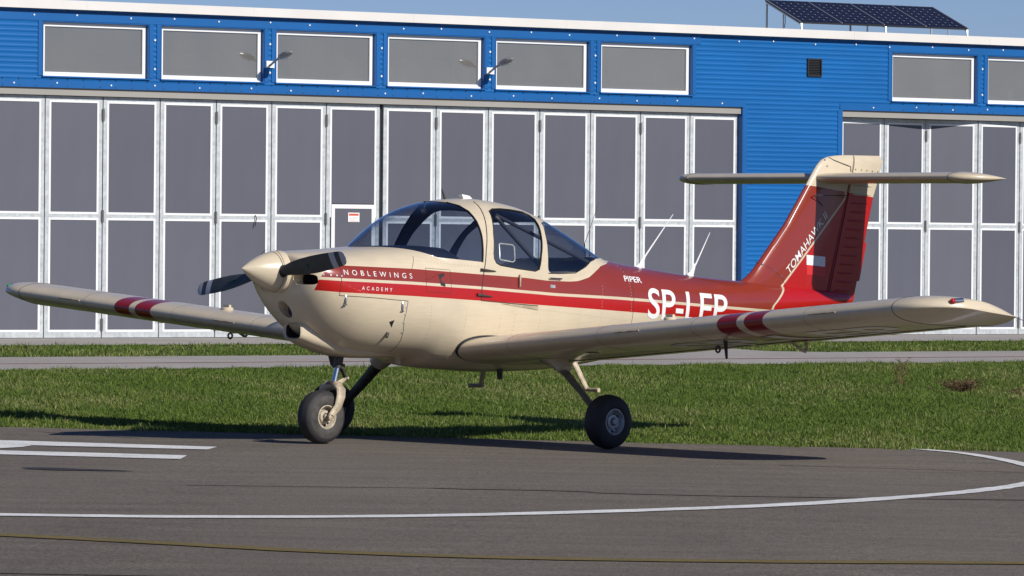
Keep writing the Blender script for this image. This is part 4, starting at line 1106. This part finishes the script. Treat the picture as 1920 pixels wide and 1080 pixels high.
# --- lifting surfaces
def foil(n=34, t=.16, camber=.02, aft=.0):
    x = (1 - np.cos(np.linspace(0, np.pi, n))) / 2
    y = 5 * t * (.2969 * np.sqrt(x) - .126 * x - .3516 * x**2 + .2843 * x**3 - .1036 * x**4) + .0012
    c = camber * 4 * x * (1 - x) + aft * np.where(x > .7, (x - .7) * (1 - x) * 6, 0)
    up = np.stack([x, c + y], 1); lo = np.stack([x, c - y], 1)
    return up, lo
def h_wing(l):
    return .690 + .0838 * l if l > 0 else .706 - .0772 * l
W_LE, W_C, W_INC = .945, 1.085, R(6.9)
TIP0, TIP1 = 4.90, 5.35
def wing_ring(l, n=34):
    """airfoil ring at signed span l; tip fairing outboard of TIP0"""
    up, lo = foil(n, .168, .020)
    le, te, hb = W_LE, W_LE + W_C, h_wing(l)
    al_ = abs(l); lift = 0.0; ks = 1.0; kl = 1.0
    if al_ > TIP0:
        s = min((al_ - TIP0) / (TIP1 - TIP0), 1.0)
        le = W_LE + .42 * (1 - math.sqrt(max(1 - s**2.3, 0))); te = W_LE + W_C - .27 * s**1.5
        ks = 1 - .42 * s**2.4; kl = max(1 - s**1.35, .03); ks = max(ks * (1 if s < .9 else 1 - ((s - .9) / .1)**2 * .75), .03)
    c = te - le; base = W_C
    yu = up[:, 1] * (base * ks if al_ > TIP0 else c); yl = lo[:, 1] * (base * kl if al_ > TIP0 else c)
    yu = np.maximum(yu, yl + .0015)
    pts = np.concatenate([np.stack([up[:, 0] * c, yu], 1), np.stack([lo[:, 0] * c, yl], 1)[::-1][1:-1]])
    x, y = pts[:, 0], pts[:, 1]
    x0 = le - W_LE
    a = W_LE + (x + x0) * math.cos(W_INC) + y * math.sin(W_INC)
    h = hb - (x + x0) * math.sin(W_INC) + y * math.cos(W_INC)
    return np.stack([a, np.full(len(a), float(l)), h], 1)
def wing_skin(l, x, lower=True, off=0.0):
    """point on the wing skin at span l and chord fraction x"""
    up, lo = foil(60, .168, .020); q = lo if lower else up
    y = np.interp(x, q[:, 0], q[:, 1]) * W_C + (-off if lower else off); X = x * W_C
    return np.array([W_LE + X * math.cos(W_INC) + y * math.sin(W_INC), l, h_wing(l) - X * math.sin(W_INC) + y * math.cos(W_INC)])
wings = {}
for sg in (1, -1):
    span = np.concatenate([np.linspace(.30, TIP0, 60), TIP0 + (TIP1 - TIP0) * np.sin(np.linspace(0, np.pi / 2, 26))[1:]])
    rows = np.stack([wing_ring(sg * l) for l in span])
    rows = np.concatenate([rows, rows[-1:] * 0 + rows[-1].mean(0)])
    S = grid_surf(rows)
    ctr = np.repeat(rows.mean(1, keepdims=True), rows.shape[1], 1).reshape(-1, 3)
    if (S.N * (S.V - ctr)).sum() < 0: S = S.flipped()
    for l0, m_ in ((3.195, 1), (3.390, 0), (3.465, 1), (3.650, 0)):
        s_ = S.split(sg * S.V[:, 1] - l0); S.M[s_] = m_
    s_ = S.split(sg * S.V[:, 1] - TIP0)
    tip = S.sub(s_); tip.M[:] = 0
    w_ = shell('wing', S.sub(~s_), [CREAM, DEEPRED]); wings[sg] = w_
    t_ = shell('wing_tip', tip, [CREAM], w_)
    for ob in (w_, t_): ob.data.set_sharp_from_angle(angle=R(55))
    ring = wing_ring(sg * TIP0); MB().tube(np.vstack([ring, ring[:1]]), .0028, 6, cap=False).build('seam', SEAM, w_, smooth=True, ac=True)
    # rubber seal at the root
    ring = wing_ring(sg * .55)
    q = [np.array([p[0], sg * (float(body_l(np.array([p[0]]), np.array([p[2]]))[0]) + .006), p[2]]) for p in ring if p[2] > body_par(p[0])[1] + .05]
    ring2 = [q_ for q_ in q]
    # order: start behind the gap
    k0 = max(range(len(ring2)), key=lambda i: np.linalg.norm(ring2[i] - ring2[i - 1])); ring2 = ring2[k0:] + ring2[:k0]
    MB().tube(ring2, .014, 8).build('root_seal', BLACK, w_, smooth=True, ac=True)
    # stall strips on the leading edge
    for l0, l1 in ((2.15, 2.40), (4.10, 4.36)):
        p = wing_skin(sg * l0, .0, False, 0) ; q = wing_skin(sg * l1, .0, False, 0)
        MB().tube([p + [-.002, 0, .004], q + [-.002, 0, .004]], .007, 6).build('stall_strip', GEARCREAM, w_, ac=True)
    # aileron and flap gaps, flap track, hinge brackets and tie-down ring below
    for l0, l1 in ((.62, 2.75), (2.80, 4.86)):
        for lower in (True, False):
            pts = [wing_skin(sg * l, .77, lower, 0) for l in np.linspace(l0, l1, 24)]
            MB().tube(pts, .006, 6).build('hinge_gap', SEAM, w_, ac=True)
    for l in (3.15,):
        p = wing_skin(sg * l, .78); q = wing_skin(sg * l, .90)
        tri = [p + [-.02, 0, .01], q + [.03, 0, .01], q + [.04, 0, -.055], q + [.02, 0, -.075], q + [0, 0, -.07]]
        MB().tube([tri[0], tri[4], tri[3], tri[2], tri[1]], .012, 6).build('hinge_bracket', GEARCREAM, w_, smooth=True, ac=True)
    p = wing_skin(sg * 2.75, .45)
    MB().tube([p + [0, 0, -.015] + np.array([.022 * math.sin(u), 0, -.022 + .022 * math.cos(u)]) for u in np.linspace(0, 2 * np.pi, 17)], .008, 6, cap=False).build('tie_down_ring', DARKMETAL, w_, smooth=True, ac=True)
    for i in range(3):
        p = wing_skin(sg * (1.6 + i * .9), .30)
        MB().lathe([(.055, 0), (.055, .003), (.045, .004), (.001, .004)], 24, (p[0], p[1], p[2] - .003), 'z').build('inspection_cover', CREAM, w_, smooth=True, ac=True)
    # filler cap on top
    p = wing_skin(sg * 2.5, .20, False)
    MB().tube([p + [0, 0, -.01], p + [0, 0, .012], p + [0, 0, .02]], [.05, .05, .042], 20).build('filler_cap', CREAM, w_, smooth=True, ac=True)
    m_ = MB(); m_.box((p[0] - .012, p[1] - .035, p[2] + .015), (p[0] + .012, p[1] + .035, p[2] + .040)); m_.build('filler_handle', CREAM, w_, ac=True)
for sg in (1, -1):
    for l in (1.0, 1.95, 2.93, 4.05):
        for lower in (True, False):
            MB().tube([wing_skin(sg * l, x, lower, 0) for x in np.linspace(.0, .76, 26)**1.5], .0012, 5).build('panel_gap', SEAM, wings[sg], ac=True)
    m_ = MB()
    for l in (.8, 1.48, 2.45, 3.75, 4.45, 4.80):
        for lower in (True, False):
            for x in np.linspace(.02, .75, 30):
                p = wing_skin(sg * l, x, lower, 0); q = wing_skin(sg * l, x, lower, .0012); m_.tube([p, q], [.004, .0025], 5)
    for x in (.12, .42, .74):
        for lower in (True, False):
            for l in np.linspace(.7, 4.85, 110):
                p = wing_skin(sg * l, x, lower, 0); q = wing_skin(sg * l, x, lower, .0012); m_.tube([p, q], [.004, .0025], 5)
    tag(m_.build('rivets', mat('dull_wing_rivet', (.42, .36, .26), .6), wings[sg], ac=True), kind='stuff')
# underwing registration and other single items
V, F = text_tris('SP-LEP', .50, bold=.02, fine=.06)
V[:, 0] *= 2.15 / V[:, 0].max()
Q = []
for x, y in V: Q.append(wing_skin(2.42 + x, .70 - y / W_C, True, .003))
build('underwing_lettering', Q, F, WHITE, wings[1], smooth=False, ac=True)
p = wing_skin(3.02, .26)
m_ = MB(); m_.tube([p + [0, 0, .02], p + [.01, 0, -.06], p + [.018, 0, -.135]], [.022, .018, .012], 10, flat=((0, 1, 0), .45)); m_.build('pitot_mast', BLACK, wings[1], smooth=True, ac=True)
for sg in (1, -1):
    le = wing_ring(sg * 5.27); i = 6; p = le[i] + [-.012, sg * .016, -.008]
    nl = MB(); nl.tube([p + [-.01, 0, 0], p + [.075, sg * .01, .002]], [.02, .022], 12); no = nl.build('navigation_lamp', STEEL, wings[sg], smooth=True, ac=True)
    MB().lathe([(.021, 0), (.019, -.014), (.012, -.024), (.001, -.028)], 16, tuple(p + [-.008, 0, 0]), 'x').build('lamp_lens', REDGLASS if sg > 0 else mat('green_lamp_glass', (.01, .3, .08), .08), wings[sg], smooth=True, ac=True)
q = wing_ring(5.32)[33]; MB().tube([q, q + np.array([.16, .09, -.07])], [.003, .0012], 6).build('static_wick', BLACK, wings[1], ac=True)

# tailplane
T_LE, T_TE, T_H, T_END, T_S = 5.385, 6.035, 2.094, 1.73, 1.47
def tail_ring(l, n=26):
    up, lo = foil(n, .135, .0)
    le, te = T_LE, T_TE; k = 1.0; al_ = abs(l)
    if al_ > T_S:
        s = min((al_ - T_S) / (T_END - T_S), 1.0)
        le = T_LE + .36 * (1 - math.sqrt(max(1 - s**2, 0))); te = T_TE - .22 * s
        k = max((1 - s**2)**.5, .05) * (1.12 - .12 * s)
    c = te - le
    pts = np.concatenate([np.stack([up[:, 0] * c, up[:, 1] * .65 * k], 1), np.stack([lo[:, 0] * c, lo[:, 1] * .65 * k], 1)[::-1][1:-1]])
    return np.stack([le + pts[:, 0], np.full(len(pts), float(l)), T_H + pts[:, 1] - (le - T_LE + pts[:, 0]) * .02], 1)
for sg in (1, -1):
    span = np.concatenate([np.linspace(.01, T_S, 20), T_S + (T_END - T_S) * np.sin(np.linspace(0, np.pi / 2, 16))[1:]])
    rows = np.stack([tail_ring(sg * l) for l in span]); rows = np.concatenate([rows, rows[-1:] * 0 + rows[-1].mean(0)])
    S = grid_surf(rows); ctr = np.repeat(rows.mean(1, keepdims=True), rows.shape[1], 1).reshape(-1, 3)
    if (S.N * (S.V - ctr)).sum() < 0: S = S.flipped()
    s_ = S.split(sg * S.V[:, 1] - T_S); tp = S.sub(s_); rest = S.sub(~s_)
    s2 = rest.split(rest.V[:, 0] - 5.80)
    tail = shell('tailplane', rest.sub(~s2), [CREAM]); el = shell('elevator', rest.sub(s2), [CREAM], tail)
    tpo = shell('tailplane_tip', tp, [CREAM], tail)
    for ob in (tail, el, tpo): ob.data.set_sharp_from_angle(angle=R(55))
    ring = tail_ring(sg * T_S); MB().tube(np.vstack([ring, ring[:1]]), .0028, 6, cap=False).build('seam', SEAM, tail, smooth=True, ac=True)
    for r0 in (lambda l: tail_ring(l)[19], lambda l: tail_ring(l)[-18]):
        MB().tube([r0(sg * l) for l in np.linspace(.06, 1.42, 12)], .004, 6).build('hinge_gap', SEAM, tail, ac=True)

# --- undercarriage
def wheel(name, ctr, rad, wid, rim_r, rim_mat, side, tyre_mats):
    """wheel with its axle along l; side = direction of the outer face"""
    w = empty(name, (ctr[0], -ctr[1], ctr[2])); w.parent = plane
    prof = []
    hw = wid / 2
    for ang in np.linspace(-90, 90, 25):
        q = R(ang); k = 2.7
        t = hw * np.sign(math.sin(q)) * abs(math.sin(q))**(2 / k); r = rim_r + .012 + (rad - rim_r - .012) * abs(math.cos(q))**(2 / k)
        if abs(ang) in (15.0, 7.5, 22.5) : r -= .0028
        prof.append((r, t))
    prof = [(rim_r - .004, -hw * .78)] + prof + [(rim_r - .004, hw * .78)]
    m_ = MB().lathe(prof, 64)
    o = m_.build('tyre', tyre_mats, w, smooth=True, angle=60)
    if len(tyre_mats) > 1:
        me = o.data; n = np.zeros(len(me.polygons), np.int32)
        for p_ in me.polygons:
            c = p_.center
            if abs(c.y) > hw * .80 and math.hypot(c.x, c.z) < rim_r + (rad - rim_r) * .62: n[p_.index] = 1
        me.polygons.foreach_set('material_index', n)
    s = -side     # local y = -l
    m_ = MB().lathe([(rim_r + .004, s * hw * .80), (rim_r + .006, s * hw * .88), (rim_r - .004, s * hw * .90), (rim_r - .012, s * hw * .80), (rim_r - .018, s * hw * .45), (rim_r * .62, s * hw * .38), (rim_r * .55, s * hw * .62), (rim_r * .34, s * hw * .66), (rim_r * .30, s * hw * .40), (.012, s * hw * .40)], 48)
    m_.lathe([(rim_r, -s * hw * .80), (rim_r - .015, -s * hw * .5), (.012, -s * hw * .4)], 40)
    rim = m_.build('rim', rim_mat, w, smooth=True)
    for k in range(3):
        q = 2 * math.pi * (k / 3 + .1); r = rim_r * .78
        MB().tube([(r * math.cos(q), s * hw * .42, r * math.sin(q)), (r * math.cos(q), s * hw * .46, r * math.sin(q))], .013, 12).build('rim_hole', BLACK, w, smooth=True)
        q += .55; r = rim_r * .66
        MB().tube([(r * math.cos(q), s * hw * .38, r * math.sin(q)), (r * math.cos(q), s * hw * .60, r * math.sin(q))], .006, 8).build('rim_bolt', DARKMETAL, w, smooth=True)
    MB().tube([(0, s * hw * .35, 0), (0, s * hw * .80, 0), (0, s * hw * .86, 0)], [.022, .022, .016], 16).build('hub_cap', rim_mat, w, smooth=True)
    return w
ZN, ZL, ZR = GROUND_Z(-.0, 0) + .012, GROUND_Z(2.15, 0) + .012, GROUND_Z(-.02, 2.1) + .012
nw = wheel('nose_wheel', (-.035, .0, .204 + ZN), .205, .160, .088, RIM, 1, [TYRE, TYREDUST])
for sg, z in ((1, ZL), (-1, ZR)):
    mw = wheel('main_wheel', (1.470, sg * 1.56, .2055 + z), .2065, .170, .096, ALLOY, sg, [TYRE])
    # spring leg with its fairing below the wing
    pts = [(1.50, sg * .80, .66), (1.50, sg * .98, .60), (1.50, sg * 1.08, .535), (1.50, sg * 1.24, .405), (1.49, sg * 1.36, .305), (1.485, sg * 1.44, .235 + z)]
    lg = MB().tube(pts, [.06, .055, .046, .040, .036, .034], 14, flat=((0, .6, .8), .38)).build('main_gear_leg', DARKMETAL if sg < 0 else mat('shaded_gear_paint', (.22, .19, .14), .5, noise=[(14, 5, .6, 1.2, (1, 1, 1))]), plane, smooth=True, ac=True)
    MB().tube([(1.470, sg * 1.43, .2055 + z), (1.470, sg * 1.55, .2055 + z)], .022, 12).build('axle', DARKMETAL, lg, smooth=True, ac=True)
    MB().tube([(1.50, sg * .86, .70), (1.50, sg * .98, .64), (1.50, sg * 1.06, .57)], [.115, .095, .070], 16, flat=((0, .6, .8), .6)).build('leg_fairing', CREAM, lg, smooth=True, ac=True)
    MB().tube([(1.545, sg * 1.00, .60), (1.54, sg * 1.12, .50), (1.53, sg * 1.26, .39), (1.50, sg * 1.42, .25)], .006, 6).build('brake_pipe', BLACK, lg, smooth=True, ac=True)
    # boarding step behind the wing
    st = MB().tube([(2.15, sg * .50, .60), (2.19, sg * .60, .40)], [.028, .022], 12, flat=((0, 1, 0), .6)).build('boarding_step', GEARCREAM, plane, smooth=True, ac=True)
    MB().tube([(2.19, sg * .57, .400), (2.19, sg * .73, .398)], [.014, .018], 12).build('step_tread', GEARCREAM, st, smooth=True, ac=True)
# nose leg
strut = MB().tube([(.150, 0, .70), (.138, 0, .62), (.128, 0, .575)], [.036, .034, .032], 16).build('nose_strut', DARKMETAL, plane, smooth=True, ac=True)
MB().tube([(.128, 0, .58), (.092, 0, .455)], .022, 18).build('oleo', STEEL, strut, smooth=True, ac=True)
MB().tube([(.165, 0, .60), (.170, 0, .57)], .028, 12).build('strut_collar', DARKMETAL, strut, smooth=True, ac=True)
for sy in (-1, 1):
    MB().tube([(.165, sy * .016, .572), (.212, sy * .010, .497)], [.010, .008], 8).build('torque_link', DARKMETAL, strut, smooth=True, ac=True)
    MB().tube([(.212, sy * .010, .497), (.118, sy * .022, .445)], [.009, .013], 8).build('torque_link', GEARCREAM, strut, smooth=True, ac=True)
MB().tube([(.212, -.03, .497), (.212, .03, .497)], .010, 10).build('link_pin', GEARCREAM, strut, smooth=True, ac=True)
MB().tube([(.095, 0, .462), (.088, 0, .440)], [.05, .06], 16).build('fork_collar', DARKMETAL, strut, smooth=True, ac=True)
for sy in (-1, 1):
    pts = [(.085, 0, .443), (.085, sy * .055, .440), (.080, sy * .095, .415), (.070, sy * .106, .365), (.040, sy * .106, .285), (-.015, sy * .104, .228 + ZN), (-.035, sy * .104, .204 + ZN)]
    MB().tube(pts, [.036, .040, .044, .040, .032, .026, .024], 14, flat=((0, .95, .3), .42)).build('fork_arm', GEARCREAM, strut, smooth=True, ac=True)
    MB().lathe([(.027, 0), (.027, sy * .016), (.018, sy * .018), (.016, sy * .006), (.001, sy * .006)], 20, (-.035, sy * .106, .204 + ZN), 'y').build('axle_nut', GEARCREAM, strut, smooth=True, ac=True)
MB().tube([(.66, .10, .66), (.66, .10, .60)], [.03, .022], 12).build('cowl_bracket', GEARCREAM, fus, smooth=True, ac=True)
MB().tube([(1.6, .236, .56), (1.6, .236, .475)], [.024, .020], 14).build('fuel_drain', DARKMETAL, fus, smooth=True, ac=True)
m_ = MB().tube([(.30, -.28, .72), (.36, -.30, .60), (.42, -.31, .565)], .03, 12).build('exhaust_pipe', DARKMETAL, fus, smooth=True, ac=True)

# --- aerials
for (a0, h0, a1, h1) in ((3.364, 1.335, 3.735, 1.773), (3.950, 1.275, 4.162, 1.630)):
    b = MB().tube([(a0 - .02, 0, h0 - .01), (a0 + .01, 0, h0 + .03), (a0 + .05 + (a1 - a0 - .3) * .06, 0, h0 + .10)], [.045, .022, .010], 14, flat=((0, 1, 0), .45)).build('aerial', WHITE, plane, smooth=True, ac=True)
    MB().tube([(a0 + .045, 0, h0 + .09), (a0 + .045 + (a1 - a0 - .045) * .5, 0, h0 + .09 + (h1 - h0 - .09) * .5), (a1, 0, h1)], [.0075, .0055, .0028], 8).build('aerial_rod', WHITE, b, smooth=True, ac=True)
b = MB().tube([(2.80, -.05, 1.42), (2.79, -.05, 1.53)], [.007, .005], 8).build('whip_aerial', DARKMETAL, plane, smooth=True, ac=True)
MB().tube([(2.79, -.05, 1.53), (2.945, -.05, 1.86)], [.003, .0015], 6).build('aerial_rod', DARKMETAL, b, smooth=True, ac=True)
b = MB().tube([(1.228, 0, 1.86), (1.190, 0, 1.942)], [.010, .006], 8).build('stub_aerial', DARKMETAL, plane, smooth=True, ac=True)
m_ = MB(); m_.add([(1.395, -.03, 1.868), (1.495, -.03, 1.865), (1.495, .03, 1.865), (1.395, .03, 1.868), (1.385, -.02, 1.905), (1.47, -.016, 1.893), (1.47, .016, 1.893), (1.385, .02, 1.905)], [(0, 3, 2, 1), (4, 5, 6, 7), (0, 1, 5, 4), (1, 2, 6, 5), (2, 3, 7, 6), (3, 0, 4, 7)])
m_.build('satellite_aerial', WHITE, plane, ac=True)

# --- cabin
gs = np.stack([np.stack([np.full(41, a), np.linspace(-w, w, 41), base + rise * np.maximum(1 - (np.abs(np.linspace(-1, 1, 41)))**5, 0)], 1) for a, w, base, rise in ((.30, .24, 1.43, .05), (.50, .38, 1.40, .10), (.75, .45, 1.38, .125), (.93, .47, 1.37, .125), (1.00, .47, 1.345, .12), (1.02, .47, 1.25, .06), (1.02, .485, 1.0, 0))])
S = grid_surf(gs, closed_v=False)
if S.N[:, 2].sum() < 0: S = S.flipped()
shell('instrument_panel', S, [GLARE])
for sg in (1, -1):
    m_ = MB()
    for (a0, h0, w0), (a1, h1, w1) in (((1.55, .85, .22), (1.75, 1.16, .22)), ((1.75, 1.16, .22), (1.80, 1.29, .19))):
        m_.add([(a0, sg * .27 - w0, h0), (a0 + .12, sg * .27 - w0, h0), (a0 + .12, sg * .27 + w0, h0), (a0, sg * .27 + w0, h0), (a1, sg * .27 - w1, h1), (a1 + .08, sg * .27 - w1, h1), (a1 + .08, sg * .27 + w1, h1), (a1, sg * .27 + w1, h1)], [(0, 1, 2, 3), (4, 5, 6, 7), (0, 1, 5, 4), (1, 2, 6, 5), (2, 3, 7, 6), (3, 0, 4, 7)])
    m_.box((1.10, sg * .27 - .22, .80), (1.62, sg * .27 + .22, .92))
    m_.build('seat', SEATM, plane, ac=True)
    MB().tube([(1.05, sg * .27, 1.20), (1.14, sg * .27, 1.22)], .012, 8).build('control_column', BLACK, plane, smooth=True, ac=True)
    MB().tube([(1.14, sg * .27 + .13 * math.cos(u), 1.22 + .08 * math.sin(u)) for u in np.linspace(-.5, math.pi + .5, 15)], .011, 8).build('control_wheel', BLACK, plane, smooth=True, ac=True)
    if sg < 0: continue
    MB().tube([(1.42, sg * .36, 1.735), (1.90, sg * .46, 1.28)], .016, 10).build('cabin_brace', TRIM, plane, smooth=True, ac=True)
    MB().tube([(1.45, sg * .33, 1.745), (2.65, sg * .20, 1.36)], .015, 10).build('cabin_brace', TRIM, plane, smooth=True, ac=True)
m_ = MB(); m_.box((1.0, -.47, .74), (2.2, .47, .76)); m_.add([(2.2, -.46, .74), (2.2, .46, .74), (2.62, .38, 1.26), (2.62, -.38, 1.26)], [(0, 1, 2, 3)]); m_.add([(2.05, -.50, 1.22), (2.05, .50, 1.22), (2.86, .33, 1.33), (2.86, -.33, 1.33)], [(0, 1, 2, 3)])
m_.build('cabin_floor', mat('tan_cabin_lining', (.20, .165, .115), .9), plane, ac=True)
m_ = MB().lathe([(.001, -.03), (.025, -.026), (.033, 0), (.026, .03), (.001, .034)], 16, (.98, 0, 1.765), 'x'); m_.tube([(1.0, 0, 1.79), (1.02, 0, 1.84)], .012, 8)
m_.build('compass', BLACK, plane, smooth=True, ac=True)
# small vent pane in the left door window
q = [can_pt(a, h, 1, .003) for a, h in resample([(1.315, 1.40), (1.435, 1.385), (1.455, 1.395), (1.475, 1.50), (1.46, 1.515), (1.335, 1.525), (1.322, 1.515), (1.303, 1.41), (1.315, 1.40)], .02)]
MB().tube(q, .006, 6, cap=False).build('vent_pane_frame', ALLOY, canopy, smooth=True, ac=True)
# ------------------------------------------------------------------ grass
def grass_mat():
    m = bpy.data.materials.new('grass_blades'); m.use_nodes = True; nt = m.node_tree; b = nt.nodes['Principled BSDF']
    at = nt.nodes.new('ShaderNodeAttribute'); at.attribute_name = 'blade_colour'
    nt.links.new(at.outputs['Color'], b.inputs['Base Color']); b.inputs['Roughness'].default_value = .6; b.inputs['Specular IOR Level'].default_value = .25
    tl = nt.nodes.new('ShaderNodeBsdfTranslucent'); nt.links.new(at.outputs['Color'], tl.inputs[0])
    mx = nt.nodes.new('ShaderNodeMixShader'); mx.inputs[0].default_value = .25
    nt.links.new(b.outputs[0], mx.inputs[1]); nt.links.new(tl.outputs[0], mx.inputs[2]); nt.links.new(mx.outputs[0], nt.nodes['Material Output'].inputs[0])
    return m
GRASS = grass_mat()
def in_view(p, pad=1.35):
    d = p[:, 1] + 40.0
    return np.abs(p[:, 0] - 1.408) < d * (960 / 9930) * pad
def blades(name, xy, hgt, wid, seed, lean=1.3):
    r = np.random.default_rng(seed); n = len(xy)
    z = GROUND_Z(xy[:, 0], xy[:, 1])
    ang = r.uniform(0, 2 * np.pi, n); h = hgt * r.lognormal(0, .32, n) * (1 + .45 * np.sin(xy[:, 0] * 3.1 + 2 * np.sin(xy[:, 1] * .9)) * np.sin(xy[:, 1] * 1.3 + np.sin(xy[:, 0] * 2.2)) + .25 * np.sin(xy[:, 0] * 11 + xy[:, 1] * 2.3)); w = wid * r.uniform(.7, 1.3, n)
    la = r.uniform(0, 2 * np.pi, n); ln = h * lean * np.abs(r.normal(0, .8, n))
    bx = np.cos(ang) * w / 2; by = np.sin(ang) * w / 2
    p0 = np.stack([xy[:, 0] - bx, xy[:, 1] - by, z - .005], 1); p1 = np.stack([xy[:, 0] + bx, xy[:, 1] + by, z - .005], 1)
    mx, my, mz = xy[:, 0] + np.cos(la) * ln * .35, xy[:, 1] + np.sin(la) * ln * .35, z + h * .6
    p2 = np.stack([mx + bx * .75, my + by * .75, mz], 1); p3 = np.stack([mx - bx * .75, my - by * .75, mz], 1)
    p4 = np.stack([xy[:, 0] + np.cos(la) * ln, xy[:, 1] + np.sin(la) * ln, z + h * np.sqrt(np.maximum(1 - .3 * (ln / h)**2, .2))], 1)
    V = np.stack([p0, p1, p2, p3, p4], 1).reshape(-1, 3).astype(np.float32)
    i0 = np.arange(n)[:, None] * 5
    T = np.concatenate([i0 + [0, 1, 2], i0 + [0, 2, 3], i0 + [3, 2, 4]], 1).reshape(-1, 3)
    me = bpy.data.meshes.new(name); me.vertices.add(len(V)); me.vertices.foreach_set('co', V.ravel())
    me.loops.add(T.size); me.loops.foreach_set('vertex_index', T.ravel().astype(np.int32))
    me.polygons.add(len(T)); me.polygons.foreach_set('loop_start', (np.arange(len(T)) * 3).astype(np.int32)); me.polygons.foreach_set('loop_total', np.full(len(T), 3, np.int32))
    me.update()
    # blade colours: mixed greens with straw; slow patches of drier growth
    pat = np.sin(xy[:, 0] * 1.7 + 1.3 * np.sin(xy[:, 1] * .35)) * np.sin(xy[:, 1] * .42 + 2.1 * np.sin(xy[:, 0] * .6))
    dry = np.clip(r.uniform(0, 1, n) + .18 * pat + .06 * np.sin(xy[:, 0] * 6 + xy[:, 1] * 1.7), 0, 1)
    g = np.array([.128, .188, .028]); dk = np.array([.062, .102, .014]); st = np.array([.42, .37, .17])
    t = r.uniform(0, 1, n)[:, None]
    col = dk * (1 - t) + g * t * 1.25
    s = np.clip((dry - .82) / .2, 0, 1)[:, None]; col = col * (1 - s * .85) + st * s * .85
    col = np.concatenate([col, np.ones((n, 1))], 1).astype(np.float32)
    at = me.attributes.new('blade_colour', 'FLOAT_COLOR', 'POINT'); at.data.foreach_set('color', np.repeat(col, 5, 0).ravel())
    me.materials.append(GRASS)
    o = link(name, me); return o
def scatter(n, test, box, seed):
    r = np.random.default_rng(seed); x0, x1, y0, y1 = box
    p = np.stack([r.uniform(x0, x1, n), r.uniform(y0, y1, n)], 1)
    return p[test(p) & in_view(p)]
def d_wall(p): return (p - WALL0) @ WN
def s_wall(p): return (p - WALL0) @ WT
def d_edge(p): return (p - E0) @ EN
near = scatter(1000000, lambda p: (d_edge(p) > .0 + .16 * np.sin(p[:, 0] * 5 + 1.3 * np.sin(p[:, 0] * 1.7)) + .10 * np.sin(p[:, 0] * 17) + .07 * np.sin(p[:, 0] * 41)) & (d_wall(p) > 17.1 + .10 * np.sin(p[:, 0] * 4)) & (p[:, 1] < 14), (-9, 12, -3, 14), 1)
farp = scatter(800000, lambda p: (d_wall(p) > 17.1 + .12 * np.sin(p[:, 0] * 4)) & (p[:, 1] >= 14), (-11, 16, 14, 38), 2)
tag(blades('lawn', np.concatenate([near, farp]), .029, .0075, 3), 'short mown grass with straw flecks between the apron and the path', 'grass', kind='stuff')
g2 = scatter(420000, lambda p: (d_wall(p) > 4.75 + .1 * np.sin(p[:, 0] * 3)) & (d_wall(p) < 11.2 - .1 * np.sin(p[:, 0] * 3.7)) & ((s_wall(p) < 3.0 - .25 * (d_wall(p) - 8)**2 * .3) | (s_wall(p) > np.interp(d_wall(p), [4, 6, 9, 10.4, 11.3], [10.6, 9.5, 7.2, 6.7, 7.6]))), (-12, 22, 20, 60), 4)
tag(blades('lawn', g2, .034, .011, 5), 'narrow strip of grass between the path and the hangar', 'grass', kind='stuff')

# dry weeds standing out of the lawn
WEED = mat('dry_weed_stalk', (.12, .075, .035), .9)
def weed(xy, n, h, spread, seed, label):
    r = np.random.default_rng(seed); z = float(GROUND_Z(*xy)); m_ = MB()
    for i in range(n):
        a = r.uniform(0, 2 * np.pi); L_ = h * r.uniform(.4, 1); sp = spread * r.uniform(.2, 1)
        p0 = np.array([r.normal(0, spread * .25), r.normal(0, spread * .25), 0]); p2 = p0 + [math.cos(a) * sp, math.sin(a) * sp, L_]; p1 = (p0 + p2) / 2 + [0, 0, L_ * .18]
        m_.tube([p0, p1, p2], [.004, .003, .0015], 4)
        for k in range(3):
            b = r.uniform(0, 2 * np.pi); q = p1 + (p2 - p1) * r.uniform(.2, 1); m_.tube([q, q + np.array([math.cos(b) * .03, math.sin(b) * .03, .02 * r.uniform(-.5, 1)])], [.003, .005], 4)
    e = empty('dry_weed', (xy[0], xy[1], z)); tag(e, label, 'weed', 'dry weeds in the lawn'); m_.build('stalks', WEED, e)
    return e
e = weed((6.2, 16.5), 110, .16, .24, 11, 'brown dry weed clump on the lawn below the right wing tip')
e = weed((6.85, 15.6), 22, .10, .26, 12, 'low brown weed patch right of the dry weed clump')
e = weed((5.75, 19.0), 14, .34, .14, 13, 'tall thin brown seed stalks behind the dry weed clump')
e = weed((8.0, 24.2), 10, .26, .16, 14, 'sparse dry stalks beside the path at the far right')
